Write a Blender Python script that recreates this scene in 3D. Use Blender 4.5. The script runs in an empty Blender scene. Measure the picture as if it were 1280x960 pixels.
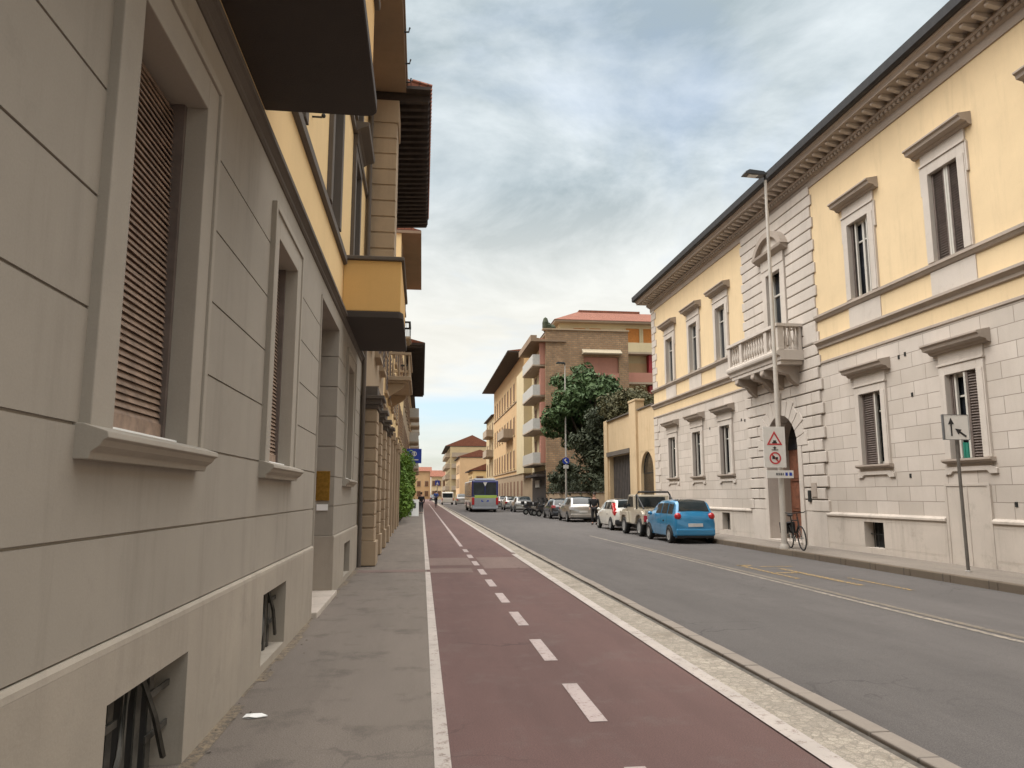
import bpy, bmesh, math, random
from mathutils import Vector, Matrix
random.seed(7)
R = math.radians
scene = bpy.context.scene
COL = scene.collection

# ------------------------------------------------------------------ helpers
class Fr:
    """facade frame: u along the facade, o outwards, z up"""
    def __init__(s, kind, c): s.k = kind; s.c = c
    def __call__(s, u, o, z):
        if s.k == 'L': return (s.c + o, u, z)      # faces +x
        if s.k == 'R': return (s.c - o, u, z)      # faces -x
        if s.k == 'N': return (u, s.c - o, z)      # faces -y
        return (u, o, z)
ID = Fr('I', 0)

class MB:
    def __init__(s, fr=ID): s.v = []; s.f = []; s.fr = fr
    def add(s, pts, faces):
        n = len(s.v); s.v += [s.fr(*p) for p in pts]; s.f += [tuple(i + n for i in q) for q in faces]
        return s
    def b(s, a0, a1, b0, b1, c0, c1):
        return s.add([(x, y, z) for x in (a0, a1) for y in (b0, b1) for z in (c0, c1)],
                     [(0, 1, 3, 2), (4, 6, 7, 5), (0, 4, 5, 1), (2, 3, 7, 6), (0, 2, 6, 4), (1, 5, 7, 3)])
    def prism(s, poly, a0, a1, order='u'):
        """poly of 2-tuples; order 'u': poly in (o,z) extruded along u; 'o': poly (u,z) along o; 'z': poly (u,o) along z"""
        n = len(poly)
        if order == 'u': P = lambda p, t: (t, p[0], p[1])
        elif order == 'o': P = lambda p, t: (p[0], t, p[1])
        else: P = lambda p, t: (p[0], p[1], t)
        pts = [P(p, a0) for p in poly] + [P(p, a1) for p in poly]
        fs = [tuple(range(n)), tuple(range(2 * n - 1, n - 1, -1))] + [(i, (i + 1) % n, n + (i + 1) % n, n + i) for i in range(n)]
        return s.add(pts, fs)
    def tube(s, pts, r, n=8):
        pts = [Vector(p) for p in pts]; rings = []
        rs = r if isinstance(r, (list, tuple)) else [r] * len(pts)
        for i, p in enumerate(pts):
            d = (pts[min(i + 1, len(pts) - 1)] - pts[max(i - 1, 0)]).normalized()
            a = d.cross(Vector((0, 0, 1)) if abs(d.z) < .9 else Vector((1, 0, 0))).normalized(); c = d.cross(a)
            rings.append([p + (a * math.cos(2 * math.pi * k / n) + c * math.sin(2 * math.pi * k / n)) * rs[i] for k in range(n)])
        allp = [tuple(q) for ring in rings for q in ring]; fs = []
        for i in range(len(pts) - 1):
            for k in range(n): fs.append((i * n + k, i * n + (k + 1) % n, (i + 1) * n + (k + 1) % n, (i + 1) * n + k))
        fs.append(tuple(range(n))); fs.append(tuple(range(len(allp) - 1, len(allp) - n - 1, -1)))
        return s.add(allp, fs)
    def lathe(s, prof, c=(0, 0, 0), n=12, axis='z', caps=True):
        """prof of (r, h)"""
        pts = []
        for r, h in prof:
            for k in range(n):
                a = 2 * math.pi * k / n; x, y = r * math.cos(a), r * math.sin(a)
                p = (x, y, h) if axis == 'z' else ((h, x, y) if axis == 'x' else (x, h, y))
                pts.append((p[0] + c[0], p[1] + c[1], p[2] + c[2]))
        fs = []
        for i in range(len(prof) - 1):
            for k in range(n): fs.append((i * n + k, i * n + (k + 1) % n, (i + 1) * n + (k + 1) % n, (i + 1) * n + k))
        m = len(prof)
        if caps and prof[0][0] > 1e-4: fs.append(tuple(range(n)))
        if caps and prof[-1][0] > 1e-4: fs.append(tuple(range((m - 1) * n, m * n)))
        return s.add(pts, fs)
    def ball(s, c, r, n=10, m=7):
        rx, ry, rz = r if isinstance(r, (tuple, list)) else (r, r, r)
        pts = []
        for i in range(m + 1):
            t = math.pi * i / m
            for k in range(n):
                a = 2 * math.pi * k / n
                pts.append((c[0] + rx * math.sin(t) * math.cos(a), c[1] + ry * math.sin(t) * math.sin(a), c[2] - rz * math.cos(t)))
        fs = [(i * n + k, i * n + (k + 1) % n, (i + 1) * n + (k + 1) % n, (i + 1) * n + k) for i in range(m) for k in range(n)]
        return s.add(pts, fs)
    def wall(s, u0, u1, z0, z1, o0, o1, holes):
        """a wall slab with rectangular holes (ua, ub, za, zb)"""
        zs = sorted({z0, z1} | {min(max(h[k], z0), z1) for h in holes for k in (2, 3)})
        for a, c in zip(zs, zs[1:]):
            if c - a < 1e-4: continue
            mid = (a + c) / 2
            hs = sorted((max(h[0], u0), min(h[1], u1)) for h in holes if h[2] < mid < h[3] and h[1] > u0 and h[0] < u1)
            u = u0
            for ha, hb in hs:
                if ha > u + 1e-4: s.b(u, ha, o0, o1, a, c)
                u = max(u, hb)
            if u1 > u + 1e-4: s.b(u, u1, o0, o1, a, c)
        return s

BASE = {}
def new_mesh(name, mb, mat, smooth, off, recalc=True):
    me = bpy.data.meshes.new(name)
    vs = [(x - off[0], y - off[1], z - off[2]) for x, y, z in mb.v]
    me.from_pydata(vs, [], mb.f); me.validate()
    if recalc:
        bm = bmesh.new(); bm.from_mesh(me)
        bmesh.ops.remove_doubles(bm, verts=bm.verts, dist=1e-5) if smooth else None
        bmesh.ops.recalc_face_normals(bm, faces=bm.faces); bm.to_mesh(me); bm.free()
    me.materials.append(mat)
    if smooth:
        for p in me.polygons: p.use_smooth = True
        try: me.set_sharp_from_angle(angle=R(42))
        except Exception: pass
    return me
def obj(name, mb, mat, parent=None, smooth=False, bevel=0, label=None, recalc=True, off=None):
    """link a mesh builder as ONE object; under a parent the vertices are kept relative to the thing's base"""
    o0 = off if off is not None else (BASE.get(parent.name, (0, 0, 0)) if parent else (0, 0, 0))
    o = bpy.data.objects.new(name, new_mesh(name, mb, mat, smooth, o0, recalc)); COL.objects.link(o)
    if parent: o.parent = parent
    BASE[o.name] = o0
    if bevel:
        md = o.modifiers.new('bevel', 'BEVEL'); md.width = bevel; md.segments = 2; md.limit_method = 'ANGLE'; md.angle_limit = R(40)
    if label: o['label'] = label
    return o
def thing(name, label, cat, loc=(0, 0, 0), group=None):
    o = bpy.data.objects.new(name, None); COL.objects.link(o); o.location = loc; o.empty_display_size = .3
    BASE[o.name] = tuple(loc); o['label'] = label; o['category'] = cat
    if group: o['group'] = group
    return o
def tag(o, label, cat, group=None):
    o['label'] = label; o['category'] = cat
    if group: o['group'] = group
    return o
def struct(name, mb, mat, **k):
    o = obj(name, mb, mat, **k); o['kind'] = 'structure'; return o
def kids(o): return [c for c in bpy.data.objects if c.parent is o]
def copy_tree(o, parent, delta=(0, 0, 0)):
    c = o.copy(); COL.objects.link(c)
    if parent: c.parent = parent
    BASE[c.name] = BASE.get(o.name, (0, 0, 0))
    c.location = Vector(o.location) + Vector(delta)
    for ch in kids(o): copy_tree(ch, c)
    return c

# ------------------------------------------------------------------ materials
def mat(name):
    m = bpy.data.materials.new(name); m.use_nodes = True; nt = m.node_tree; nt.nodes.clear()
    out = nt.nodes.new('ShaderNodeOutputMaterial'); b = nt.nodes.new('ShaderNodeBsdfPrincipled')
    nt.links.new(b.outputs[0], out.inputs[0]); return m, nt, b
def N(nt, t, **k):
    n = nt.nodes.new(t)
    for a, v in k.items():
        if a in n.inputs: n.inputs[a].default_value = v
        else: setattr(n, a, v)
    return n
def mixc(nt, fac, a, b, mode='MIX'):
    n = nt.nodes.new('ShaderNodeMix'); n.data_type = 'RGBA'; n.blend_type = mode
    for sock, v in ((0, fac), (6, a), (7, b)):
        if hasattr(v, 'is_linked') or hasattr(v, 'links'): nt.links.new(v, n.inputs[sock])
        else: n.inputs[sock].default_value = v if sock == 0 else (*v, 1)[:4]
    return n.outputs[2]
def ramp(nt, val, a, b):
    n = nt.nodes.new('ShaderNodeMapRange'); n.inputs[1].default_value = a; n.inputs[2].default_value = b
    nt.links.new(val, n.inputs[0]); return n.outputs[0]
def coords(nt): return nt.nodes.new('ShaderNodeTexCoord').outputs['Object']
def mapped(nt, sc):
    n = nt.nodes.new('ShaderNodeMapping'); n.inputs['Scale'].default_value = sc
    nt.links.new(coords(nt), n.inputs[0]); return n.outputs[0]
def noise(nt, vec, scale, detail=5, rough=.6, out=0):
    n = N(nt, 'ShaderNodeTexNoise', Scale=scale, Detail=detail, Roughness=rough); nt.links.new(vec, n.inputs[0]); return n.outputs[out]
def bump(nt, b, h, st, dist=.02):
    n = N(nt, 'ShaderNodeBump', Strength=st, Distance=dist); nt.links.new(h, n.inputs['Height'])
    nt.links.new(n.outputs[0], b.inputs['Normal'])
def sc(c, k): return tuple(x * k for x in c[:3])

def plain(name, c, rough=.6, metal=0, var=.12, vs=6., coat=0):
    m, nt, b = mat(name)
    f = ramp(nt, noise(nt, coords(nt), vs), .3, .7)
    nt.links.new(mixc(nt, f, sc(c, 1 - var), sc(c, 1 + var)), b.inputs['Base Color'])
    b.inputs['Roughness'].default_value = rough; b.inputs['Metallic'].default_value = metal
    b.inputs['Coat Weight'].default_value = coat; b.inputs['Coat Roughness'].default_value = .05
    return m
def plaster(name, c, var=.10, stain=.25, stainc=None, fine=90, bmp=.25, rough=.9, streak=.5):
    m, nt, b = mat(name); v = coords(nt)
    f1 = ramp(nt, noise(nt, v, .7, 6, .65), .3, .7)
    col = mixc(nt, f1, sc(c, 1 - var), sc(c, 1 + var))
    st = noise(nt, mapped(nt, (2.2, 2.2, .22)), 1.6, 6, .7)           # rain streaks
    col = mixc(nt, math_(nt, 'MULTIPLY', ramp(nt, st, .52, .8), stain * streak * 2), col, stainc or sc(c, .55))
    bl = noise(nt, v, 2.3, 7, .75)
    col = mixc(nt, math_(nt, 'MULTIPLY', ramp(nt, bl, .55, .78), stain), col, stainc or sc(c, .6))
    g = noise(nt, v, fine, 4, .7)
    col = mixc(nt, ramp(nt, g, .35, .65), sc_mul(nt, col, .94), col)
    nt.links.new(col, b.inputs['Base Color']); b.inputs['Roughness'].default_value = rough
    bump(nt, b, noise(nt, v, fine * .7, 5, .6), bmp, .01)
    return m
def math_(nt, op, a, b_):
    n = nt.nodes.new('ShaderNodeMath'); n.operation = op; n.use_clamp = False
    for i, v in enumerate((a, b_)):
        if hasattr(v, 'links'): nt.links.new(v, n.inputs[i])
        else: n.inputs[i].default_value = v
    return n.outputs[0]
def sc_mul(nt, col, k):
    return mixc(nt, 1.0, col, (k, k, k), 'MULTIPLY')
def bricks(name, c1, c2, mortar, bw, rh, ms=.012, bmp=.5, offs=.5, stain=.3, rough=.9, smooth_=.15, bias=0., flat=False, dirt=None):
    m, nt, b = mat(name); v = coords(nt)
    s = nt.nodes.new('ShaderNodeSeparateXYZ'); nt.links.new(v, s.inputs[0])
    cb = nt.nodes.new('ShaderNodeCombineXYZ')
    if flat:
        nt.links.new(s.outputs[1], cb.inputs[0]); nt.links.new(s.outputs[0], cb.inputs[1])
    else:
        nt.links.new(math_(nt, 'ADD', s.outputs[0], s.outputs[1]), cb.inputs[0]); nt.links.new(s.outputs[2], cb.inputs[1])
    wob = N(nt, 'ShaderNodeTexNoise', Scale=3., Detail=2); nt.links.new(v, wob.inputs[0])
    ws = nt.nodes.new('ShaderNodeVectorMath'); ws.operation = 'SCALE'; ws.inputs['Scale'].default_value = .012
    nt.links.new(wob.outputs[1], ws.inputs[0])
    ad = nt.nodes.new('ShaderNodeVectorMath'); ad.operation = 'ADD'
    nt.links.new(cb.outputs[0], ad.inputs[0]); nt.links.new(ws.outputs[0], ad.inputs[1])
    br = N(nt, 'ShaderNodeTexBrick', Scale=1., offset=offs); nt.links.new(ad.outputs[0], br.inputs['Vector'])
    br.inputs['Brick Width'].default_value = bw; br.inputs['Row Height'].default_value = rh
    br.inputs['Mortar Size'].default_value = ms; br.inputs['Mortar Smooth'].default_value = smooth_; br.inputs['Bias'].default_value = bias
    br.inputs['Color1'].default_value = (*c1, 1); br.inputs['Color2'].default_value = (*c2, 1); br.inputs['Mortar'].default_value = (*mortar, 1)
    f = ramp(nt, noise(nt, v, 1.1, 7, .7), .3, .75)
    col = mixc(nt, math_(nt, 'MULTIPLY', f, stain), br.outputs['Color'], dirt or sc(c1, .6))
    f2 = ramp(nt, noise(nt, mapped(nt, (2.5, 2.5, .25)), 1.5, 6, .7), .5, .8)
    col = mixc(nt, math_(nt, 'MULTIPLY', f2, stain * .8), col, dirt or sc(c1, .55))
    col = mixc(nt, ramp(nt, noise(nt, v, 60, 4), .35, .65), sc_mul(nt, col, .92), col)
    nt.links.new(col, b.inputs['Base Color']); b.inputs['Roughness'].default_value = rough
    h = math_(nt, 'SUBTRACT', math_(nt, 'MULTIPLY', noise(nt, v, 45, 4), .25), br.outputs['Fac'])
    bump(nt, b, h, bmp, .02)
    return m
def ground_mat(name, c, var=.15, speck=.35, patch=.25, patchc=None, rough=.92, bmp=.35, wear_axis=True, cell=0):
    m, nt, b = mat(name); v = coords(nt)
    f = ramp(nt, noise(nt, mapped(nt, (.9, .22, 1)) if wear_axis else v, 1.0, 6, .65), .3, .7)
    col = mixc(nt, f, sc(c, 1 - var), sc(c, 1 + var))
    p = ramp(nt, noise(nt, v, 1.7, 6, .7), .53, .66)
    col = mixc(nt, math_(nt, 'MULTIPLY', p, patch), col, patchc or sc(c, .6))
    g = noise(nt, v, 110, 4, .75)
    col = mixc(nt, ramp(nt, g, .36, .64), sc_mul(nt, col, 1 - speck * 1.2), sc_mul(nt, col, 1 + speck))
    lg = noise(nt, mapped(nt, (1.6, .16, 1)), 1.6, 7, .7)
    col = mixc(nt, math_(nt, 'MULTIPLY', ramp(nt, lg, .50, .72), .45), col, sc(c, .68))
    vo = N(nt, 'ShaderNodeTexVoronoi', Scale=75.); nt.links.new(v, vo.inputs[0])
    col = mixc(nt, math_(nt, 'MULTIPLY', ramp(nt, vo.outputs['Distance'], .22, .1), .25), col, sc(c, 1.8))
    if cell:
        ce = N(nt, 'ShaderNodeTexVoronoi', Scale=cell, Randomness=.85); nt.links.new(v, ce.inputs[0])
        cs = nt.nodes.new('ShaderNodeSeparateXYZ'); nt.links.new(ce.outputs['Color'], cs.inputs[0])
        col = mixc(nt, math_(nt, 'MULTIPLY', cs.outputs[0], .5), col, sc(c, .55))
        ed = N(nt, 'ShaderNodeTexVoronoi', Scale=cell, Randomness=.85, feature='DISTANCE_TO_EDGE'); nt.links.new(v, ed.inputs[0])
        col = mixc(nt, math_(nt, 'MULTIPLY', ramp(nt, ed.outputs['Distance'], .10, .02), .6), col, sc(c, .5))
    cr = N(nt, 'ShaderNodeTexVoronoi', Scale=.55, feature='DISTANCE_TO_EDGE'); 
    wv = nt.nodes.new('ShaderNodeVectorMath'); wv.operation = 'ADD'
    nz = N(nt, 'ShaderNodeTexNoise', Scale=1.4, Detail=5); nt.links.new(v, nz.inputs[0])
    nt.links.new(v, wv.inputs[0]); nt.links.new(nz.outputs[1], wv.inputs[1]); nt.links.new(wv.outputs[0], cr.inputs[0])
    msk = ramp(nt, noise(nt, v, .35, 3), .5, .62)
    crk = math_(nt, 'MULTIPLY', ramp(nt, cr.outputs['Distance'], .010, .003), math_(nt, 'MULTIPLY', msk, .55))
    col = mixc(nt, crk, col, sc(c, .35))
    nt.links.new(col, b.inputs['Base Color']); b.inputs['Roughness'].default_value = rough
    bump(nt, b, g, bmp, .006)
    return m
def paint_mat(name, c, under, wear=.5, seed=0.):
    m, nt, b = mat(name); v = coords(nt)
    n1 = noise(nt, v, 9 + seed, 8, .75); n2 = noise(nt, v, 70, 3, .7)
    w = math_(nt, 'ADD', math_(nt, 'MULTIPLY', n1, .7), math_(nt, 'MULTIPLY', n2, .3))
    fac = ramp(nt, w, wear - .05, wear + .06)
    col = mixc(nt, fac, under, c)
    col = mixc(nt, ramp(nt, noise(nt, v, 1.3, 4), .4, .7), col, sc_mul(nt, col, .82))
    nt.links.new(col, b.inputs['Base Color']); b.inputs['Roughness'].default_value = .8
    return m
def glass(name='window_glass', c=(.018, .02, .024), rough=.06):
    m, nt, b = mat(name)
    f = ramp(nt, noise(nt, coords(nt), 1.1, 3), .35, .65)
    nt.links.new(mixc(nt, f, sc(c, .6), sc(c, 1.5)), b.inputs['Base Color'])
    b.inputs['Roughness'].default_value = rough; b.inputs['Specular IOR Level'].default_value = .5
    return m
def car_paint(name, c, metal=.0):
    m, nt, b = mat(name)
    f = ramp(nt, noise(nt, coords(nt), 2.0, 4), .3, .7)
    nt.links.new(mixc(nt, f, sc(c, .92), sc(c, 1.06)), b.inputs['Base Color'])
    b.inputs['Roughness'].default_value = .28; b.inputs['Metallic'].default_value = metal
    b.inputs['Coat Weight'].default_value = 1.; b.inputs['Coat Roughness'].default_value = .03
    return m
def leaf_mat(name, c1, c2, c3):
    m, nt, b = mat(name); v = coords(nt)
    f = ramp(nt, noise(nt, v, .9, 3), .35, .65); g = ramp(nt, noise(nt, v, 7, 2), .35, .68)
    col = mixc(nt, g, mixc(nt, f, c1, c2), c3)
    nt.links.new(col, b.inputs['Base Color']); b.inputs['Roughness'].default_value = .65; b.inputs['Specular IOR Level'].default_value = .25
    b.inputs['Transmission Weight'].default_value = 0
    b.inputs['Subsurface Weight'].default_value = 0
    return m

M = {}
M['grey'] = plaster('grey_plaster', (.33, .295, .247), var=.08, stain=.30, streak=.7, bmp=.07)
M['grey_plinth'] = plaster('plinth_render', (.36, .315, .258), var=.12, stain=.50, bmp=.12)
M['grey_trim'] = plaster('window_trim_render', (.36, .322, .27), var=.06, stain=.22, bmp=.07)
M['dark_trim'] = plaster('dark_cornice_stone', (.115, .095, .078), var=.12, stain=.35)
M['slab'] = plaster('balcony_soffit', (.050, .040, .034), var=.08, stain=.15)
M['yellow'] = plaster('yellow_plaster', (.78, .56, .28), var=.05, stain=.12)
M['ochre'] = plaster('ochre_plaster', (.66, .41, .15), var=.05, stain=.12)
M['blind'] = plain('blind_wood', (.27, .19, .14), .75, var=.35, vs=9)
M['iron'] = plain('dark_iron', (.028, .029, .027), .55, .4, var=.5, vs=14)
M['iron_grey'] = plain('weathered_iron', (.075, .07, .06), .6, .3, var=.5, vs=9)
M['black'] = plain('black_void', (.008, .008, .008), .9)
M['glass'] = glass()
M['brass'] = plain('brass_plate', (.42, .24, .05), .35, .9, var=.25, vs=20)
M['white'] = plain('white_paint', (.72, .70, .66), .6, var=.06)
M['paper'] = plain('white_paper', (.85, .84, .82), .8, var=.04)
M['wood_dark'] = plain('dark_rafter_wood', (.035, .024, .018), .85, var=.4, vs=5)
M['quoin'] = plaster('tan_stone', (.36, .27, .18), var=.12, stain=.35)
M['tan'] = plaster('tan_plaster', (.34, .25, .16), var=.10, stain=.3)
M['brown_soffit'] = plaster('brown_soffit', (.24, .165, .105), var=.1, stain=.2)
M['p_yellow'] = plaster('palazzo_yellow_plaster', (.68, .52, .315), var=.06, stain=.20, streak=.9)
M['p_stone'] = bricks('palazzo_ashlar', (.47, .415, .36), (.58, .515, .455), (.25, .21, .175), .92, .36, .009, .6, stain=.42, dirt=(.37, .315, .262))
M['p_block'] = plaster('rusticated_stone', (.52, .462, .405), var=.10, stain=.40, stainc=(.30, .245, .19), fine=40, bmp=.5)
M['p_trim'] = plaster('palazzo_trim_stone', (.36, .30, .25), var=.12, stain=.40, stainc=(.22, .175, .13))
M['p_plinth'] = plaster('palazzo_plinth_stone', (.50, .44, .38), var=.09, stain=.65, stainc=(.25, .21, .17))
M['louvre'] = plain('shutter_louvre', (.13, .10, .085), .7, var=.25, vs=8)
M['frame_white'] = plain('window_frame_paint', (.50, .47, .42), .5, var=.06)
M['door_wood'] = plain('door_wood', (.16, .062, .035), .5, var=.35, vs=7)
M['roof_tile'] = bricks('roof_tiles', (.22, .072, .038), (.28, .10, .052), (.10, .038, .022), .2, .28, .02, .8, stain=.4)
M['gutter'] = plain('dark_gutter', (.022, .02, .02), .6, var=.3)
M['asphalt'] = ground_mat('road_asphalt', (.097, .088, .083), var=.14, patch=.25)
M['walk'] = ground_mat('pavement_asphalt', (.165, .138, .116), var=.14, patch=.75, patchc=(.095, .080, .066))
M['walk2'] = ground_mat('pavement_stone', (.21, .18, .15), var=.16, patch=.35)
M['red'] = ground_mat('red_track_asphalt', (.118, .067, .060), var=.16, patch=.55, patchc=(.135, .098, .088), speck=.28)
M['patch'] = ground_mat('repair_asphalt', (.17, .118, .102), var=.12, patch=.3)
M['earth'] = ground_mat('bare_ground', (.15, .13, .11), wear_axis=False)
M['kerbstone'] = bricks('kerb_stone', (.26, .225, .19), (.29, .25, .21), (.15, .13, .11), 1.0, 5., .012, .3, flat=True, stain=.35)
M['cobble'] = ground_mat('pale_cobble_strip', (.38, .335, .275), var=.2, patch=.9, patchc=(.20, .165, .12), speck=.3, wear_axis=False, bmp=.8, cell=14.)
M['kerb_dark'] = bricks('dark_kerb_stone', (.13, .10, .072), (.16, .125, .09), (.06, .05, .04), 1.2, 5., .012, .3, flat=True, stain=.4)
M['grime'] = paint_mat('wall_foot_grime', (.24, .185, .12), (.10, .082, .066), .50, 5)
M['slot'] = plain('drain_slot', (.10, .088, .075), .9, var=.4, vs=10)
M['paint'] = paint_mat('white_line_paint', (.46, .41, .37), (.2, .15, .125), .42)
M['paint_dash'] = paint_mat('white_dash_paint', (.42, .35, .33), (.17, .10, .09), .42, 2)
M['paint_thin'] = paint_mat('worn_lane_paint', (.29, .25, .20), (.10, .092, .085), .47, 1)
M['paint_brown'] = paint_mat('worn_old_paint', (.20, .165, .12), (.10, .092, .085), .48, 3)
M['paint_yellow'] = paint_mat('worn_yellow_paint', (.50, .30, .05), (.10, .092, .085), .525, 4)
M['galv'] = plain('galvanised_steel', (.36, .34, .31), .5, .3, var=.12)
M['pole_pale'] = plain('pale_pole_paint', (.46, .42, .37), .5, .1, var=.08)
M['pole_dark'] = plain('weathered_pole_steel', (.12, .105, .09), .6, .2, var=.25)
M['lamp_black'] = plain('lamp_head_black', (.02, .021, .022), .45, var=.2)
M['lens'] = plain('lamp_lens', (.55, .55, .52), .3)
M['sign_white'] = plain('sign_white', (.66, .63, .58), .5, var=.05)
M['sign_black'] = plain('sign_black', (.012, .012, .012), .5)
M['sign_red'] = plain('sign_red', (.50, .045, .05), .5, var=.1)
M['sign_grey'] = plain('sign_back_grey', (.12, .12, .12), .6)
M['sign_blue'] = plain('sign_blue', (.015, .045, .33), .45, var=.1)
M['sign_green'] = plain('sign_green', (.02, .17, .12), .5, var=.1)
M['rubber'] = plain('tyre_rubber', (.018, .018, .018), .85)
M['rim'] = plain('wheel_rim', (.36, .36, .35), .4, .3)
M['plastic'] = plain('black_plastic', (.02, .02, .021), .55)
M['tail_red'] = plain('tail_light_red', (.42, .012, .015), .2, coat=.5)
M['clear_lamp'] = plain('head_light_clear', (.6, .6, .6), .15, coat=.5)
M['plate'] = plain('number_plate', (.62, .60, .57), .5)
M['car_glass'] = glass('car_glass', (.02, .026, .028), .05)
M['blue_car'] = car_paint('blue_car_paint', (.022, .205, .40), .15)
M['white_car'] = car_paint('white_car_paint', (.66, .64, .58))
M['beige_car'] = car_paint('beige_car_paint', (.47, .42, .33))
M['silver_car'] = car_paint('silver_car_paint', (.40, .38, .35), .5)
M['dark_car'] = car_paint('dark_car_paint', (.035, .038, .045))
M['grey_car'] = car_paint('grey_car_paint', (.25, .24, .22), .3)
M['bus_grey'] = car_paint('bus_grey_paint', (.30, .31, .33))
M['bus_blue'] = car_paint('bus_blue_paint', (.012, .018, .13))
M['bus_lime'] = car_paint('bus_lime_paint', (.38, .52, .08))
M['leaf_bright'] = leaf_mat('glossy_leaves', (.024, .044, .014), (.045, .080, .022), (.085, .13, .05))
M['leaf_dark'] = leaf_mat('dark_leaves', (.016, .024, .010), (.035, .044, .022), (.06, .068, .036))
M['leaf_olive'] = leaf_mat('olive_leaves', (.05, .052, .02), (.085, .08, .035), (.11, .10, .05))
M['leaf_hedge'] = leaf_mat('hedge_leaves', (.045, .095, .013), (.095, .175, .022), (.15, .25, .035))
M['bark'] = plain('bark', (.06, .045, .032), .9, var=.4, vs=8)
M['skin'] = plain('skin', (.45, .25, .18), .6)
M['hair'] = plain('dark_hair', (.02, .014, .01), .7)
M['cloth_black'] = plain('black_cloth', (.014, .013, .015), .9)
M['cloth_blue'] = plain('blue_cloth', (.05, .10, .33), .9)
M['cloth_dark'] = plain('dark_trousers', (.03, .03, .04), .9)
M['brick_wall'] = bricks('old_brick', (.30, .17, .088), (.45, .275, .145), (.27, .20, .13), .42, .20, .03, .9, stain=.75, dirt=(.17, .115, .07))
M['cream'] = plaster('cream_plaster', (.56, .46, .28), var=.06, stain=.2)
M['pink_red'] = plaster('red_pink_plaster', (.40, .19, .135), var=.08, stain=.2)
M['red_panel'] = plain('red_panel', (.30, .025, .03), .6, var=.15)
M['orange_w'] = plaster('orange_plaster', (.56, .37, .19), var=.06, stain=.22)
M['peach'] = plaster('peach_plaster', (.60, .40, .22), var=.06, stain=.22)
M['pale_tan'] = plaster('pale_tan_plaster', (.50, .385, .22), var=.07, stain=.2)
M['gate_yellow'] = plaster('gate_house_plaster', (.56, .42, .255), var=.07, stain=.45, stainc=(.30, .17, .07))
M['concrete'] = plaster('balcony_concrete', (.35, .275, .20), var=.1, stain=.35)
M['shutter_brown'] = plain('brown_shutter', (.17, .085, .045), .75, var=.25)
M['shutter_orange'] = plain('orange_roller_blind', (.50, .19, .035), .7, var=.12)
M['awning'] = plain('pale_awning', (.36, .30, .21), .8, var=.1)
M['shop_dark'] = plain('dark_shop_front', (.03, .025, .022), .6, var=.5, vs=2)
M['garage'] = plain('garage_shutter', (.085, .075, .07), .6, .3, var=.3, vs=3)
M['glassrail'] = plain('balcony_rail_panel', (.42, .40, .36), .5, var=.1)

# ------------------------------------------------------------------ setting: ground, road, cycle track
RZ = -.08; KX = 10.12; RW = .07; Y0 = -14.; Y1 = 330.
XL = -1.43; XR = 11.8
m = MB(); m.add([(-700, -700, -.30), (700, -700, -.30), (700, 700, -.30), (-700, 700, -.30)], [(0, 1, 2, 3)]); struct('ground', m, M['earth'])
m = MB().b(3.03, 10.95, Y0, Y1, -.28, RZ); struct('road', m, M['asphalt'])
m = MB().b(XL - .25, .14, Y0, Y1, -.29, 0); struct('pavement', m, M['walk'])
m = MB().b(.14, 2.56, Y0, Y1, -.285, 0); struct('cycle_track', m, M['red'])
m = MB()
y = Y0
while y < 110:
    m.b(3.035, 3.19, y, y + .99, -.27, .012 + .006 * math.sin(y * 3.1)); y += 1.0
m.b(3.035, 3.19, 110, 250, -.27, .01); struct('kerb', m, M['kerbstone'], bevel=.012)
m = MB().b(2.56, 2.935, Y0, 250, -.27, .006); struct('cobble_strip', m, M['cobble'])
m = MB().b(2.935, 3.035, Y0, 250, -.27, -.02); struct('drain_channel', m, M['slot'])
# right pavement with kerb stones
m = MB().b(KX + .15, XR + .3, Y0, 28.8, -.27, RW).b(10.9, XR + .3, 28.95, 190, -.27, RW).b(KX + .15, 10.75, 28.8, 28.81, -.27, RW - .004); struct('far_pavement', m, M['walk2'])
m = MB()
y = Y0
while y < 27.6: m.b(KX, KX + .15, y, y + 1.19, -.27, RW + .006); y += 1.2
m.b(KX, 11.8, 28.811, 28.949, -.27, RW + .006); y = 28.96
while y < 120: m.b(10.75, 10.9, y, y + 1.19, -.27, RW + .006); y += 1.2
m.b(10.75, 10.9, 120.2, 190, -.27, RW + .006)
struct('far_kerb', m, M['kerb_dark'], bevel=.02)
# painted lines (thin sheets 4 mm above)
def sheet(m, x0, x1, y0, y1, z): m.add([(x0, y0, z), (x1, y0, z), (x1, y1, z), (x0, y1, z)], [(0, 1, 2, 3)])
m = MB(); sheet(m, .105, .205, Y0, 16.0, .004); sheet(m, .105, .205, 16.45, 130, .004)
struct('pavement_edge_line', m, M['paint'])
m = MB(); sheet(m, 2.43, 2.575, Y0, 20.4, .010); sheet(m, 2.50, 2.62, 20.9, 150, .010); struct('track_edge_line', m, M['paint'])
m = MB()
y = 4.8 - 2 * 9
while y < 23: sheet(m, 1.215, 1.345, y - 1.08, y, .004); y += 1.975
sheet(m, 1.20, 1.30, 23.6, 130, .004); struct('track_dashes', m, M['paint_dash'])
m = MB(); sheet(m, 6.83, 6.93, Y0, 30.5, RZ + .004)
struct('lane_line', m, M['paint_thin'])
m = MB(); sheet(m, 7.02, 7.14, Y0, 26, RZ + .004); struct('old_lane_line', m, M['paint_brown'])
m = MB()
for x0, x1, ya, yb in ((7.5, 7.62, 14.6, 17.4), (8.1, 8.25, 13.4, 16.6), (7.6, 8.15, 15.6, 15.75), (8.6, 8.7, 12.6, 14.6), (7.9, 8.7, 17.0, 17.12), (7.5, 7.85, 17.3, 17.5)):
    sheet(m, x0, x1, ya, yb, RZ + .005)
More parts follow.
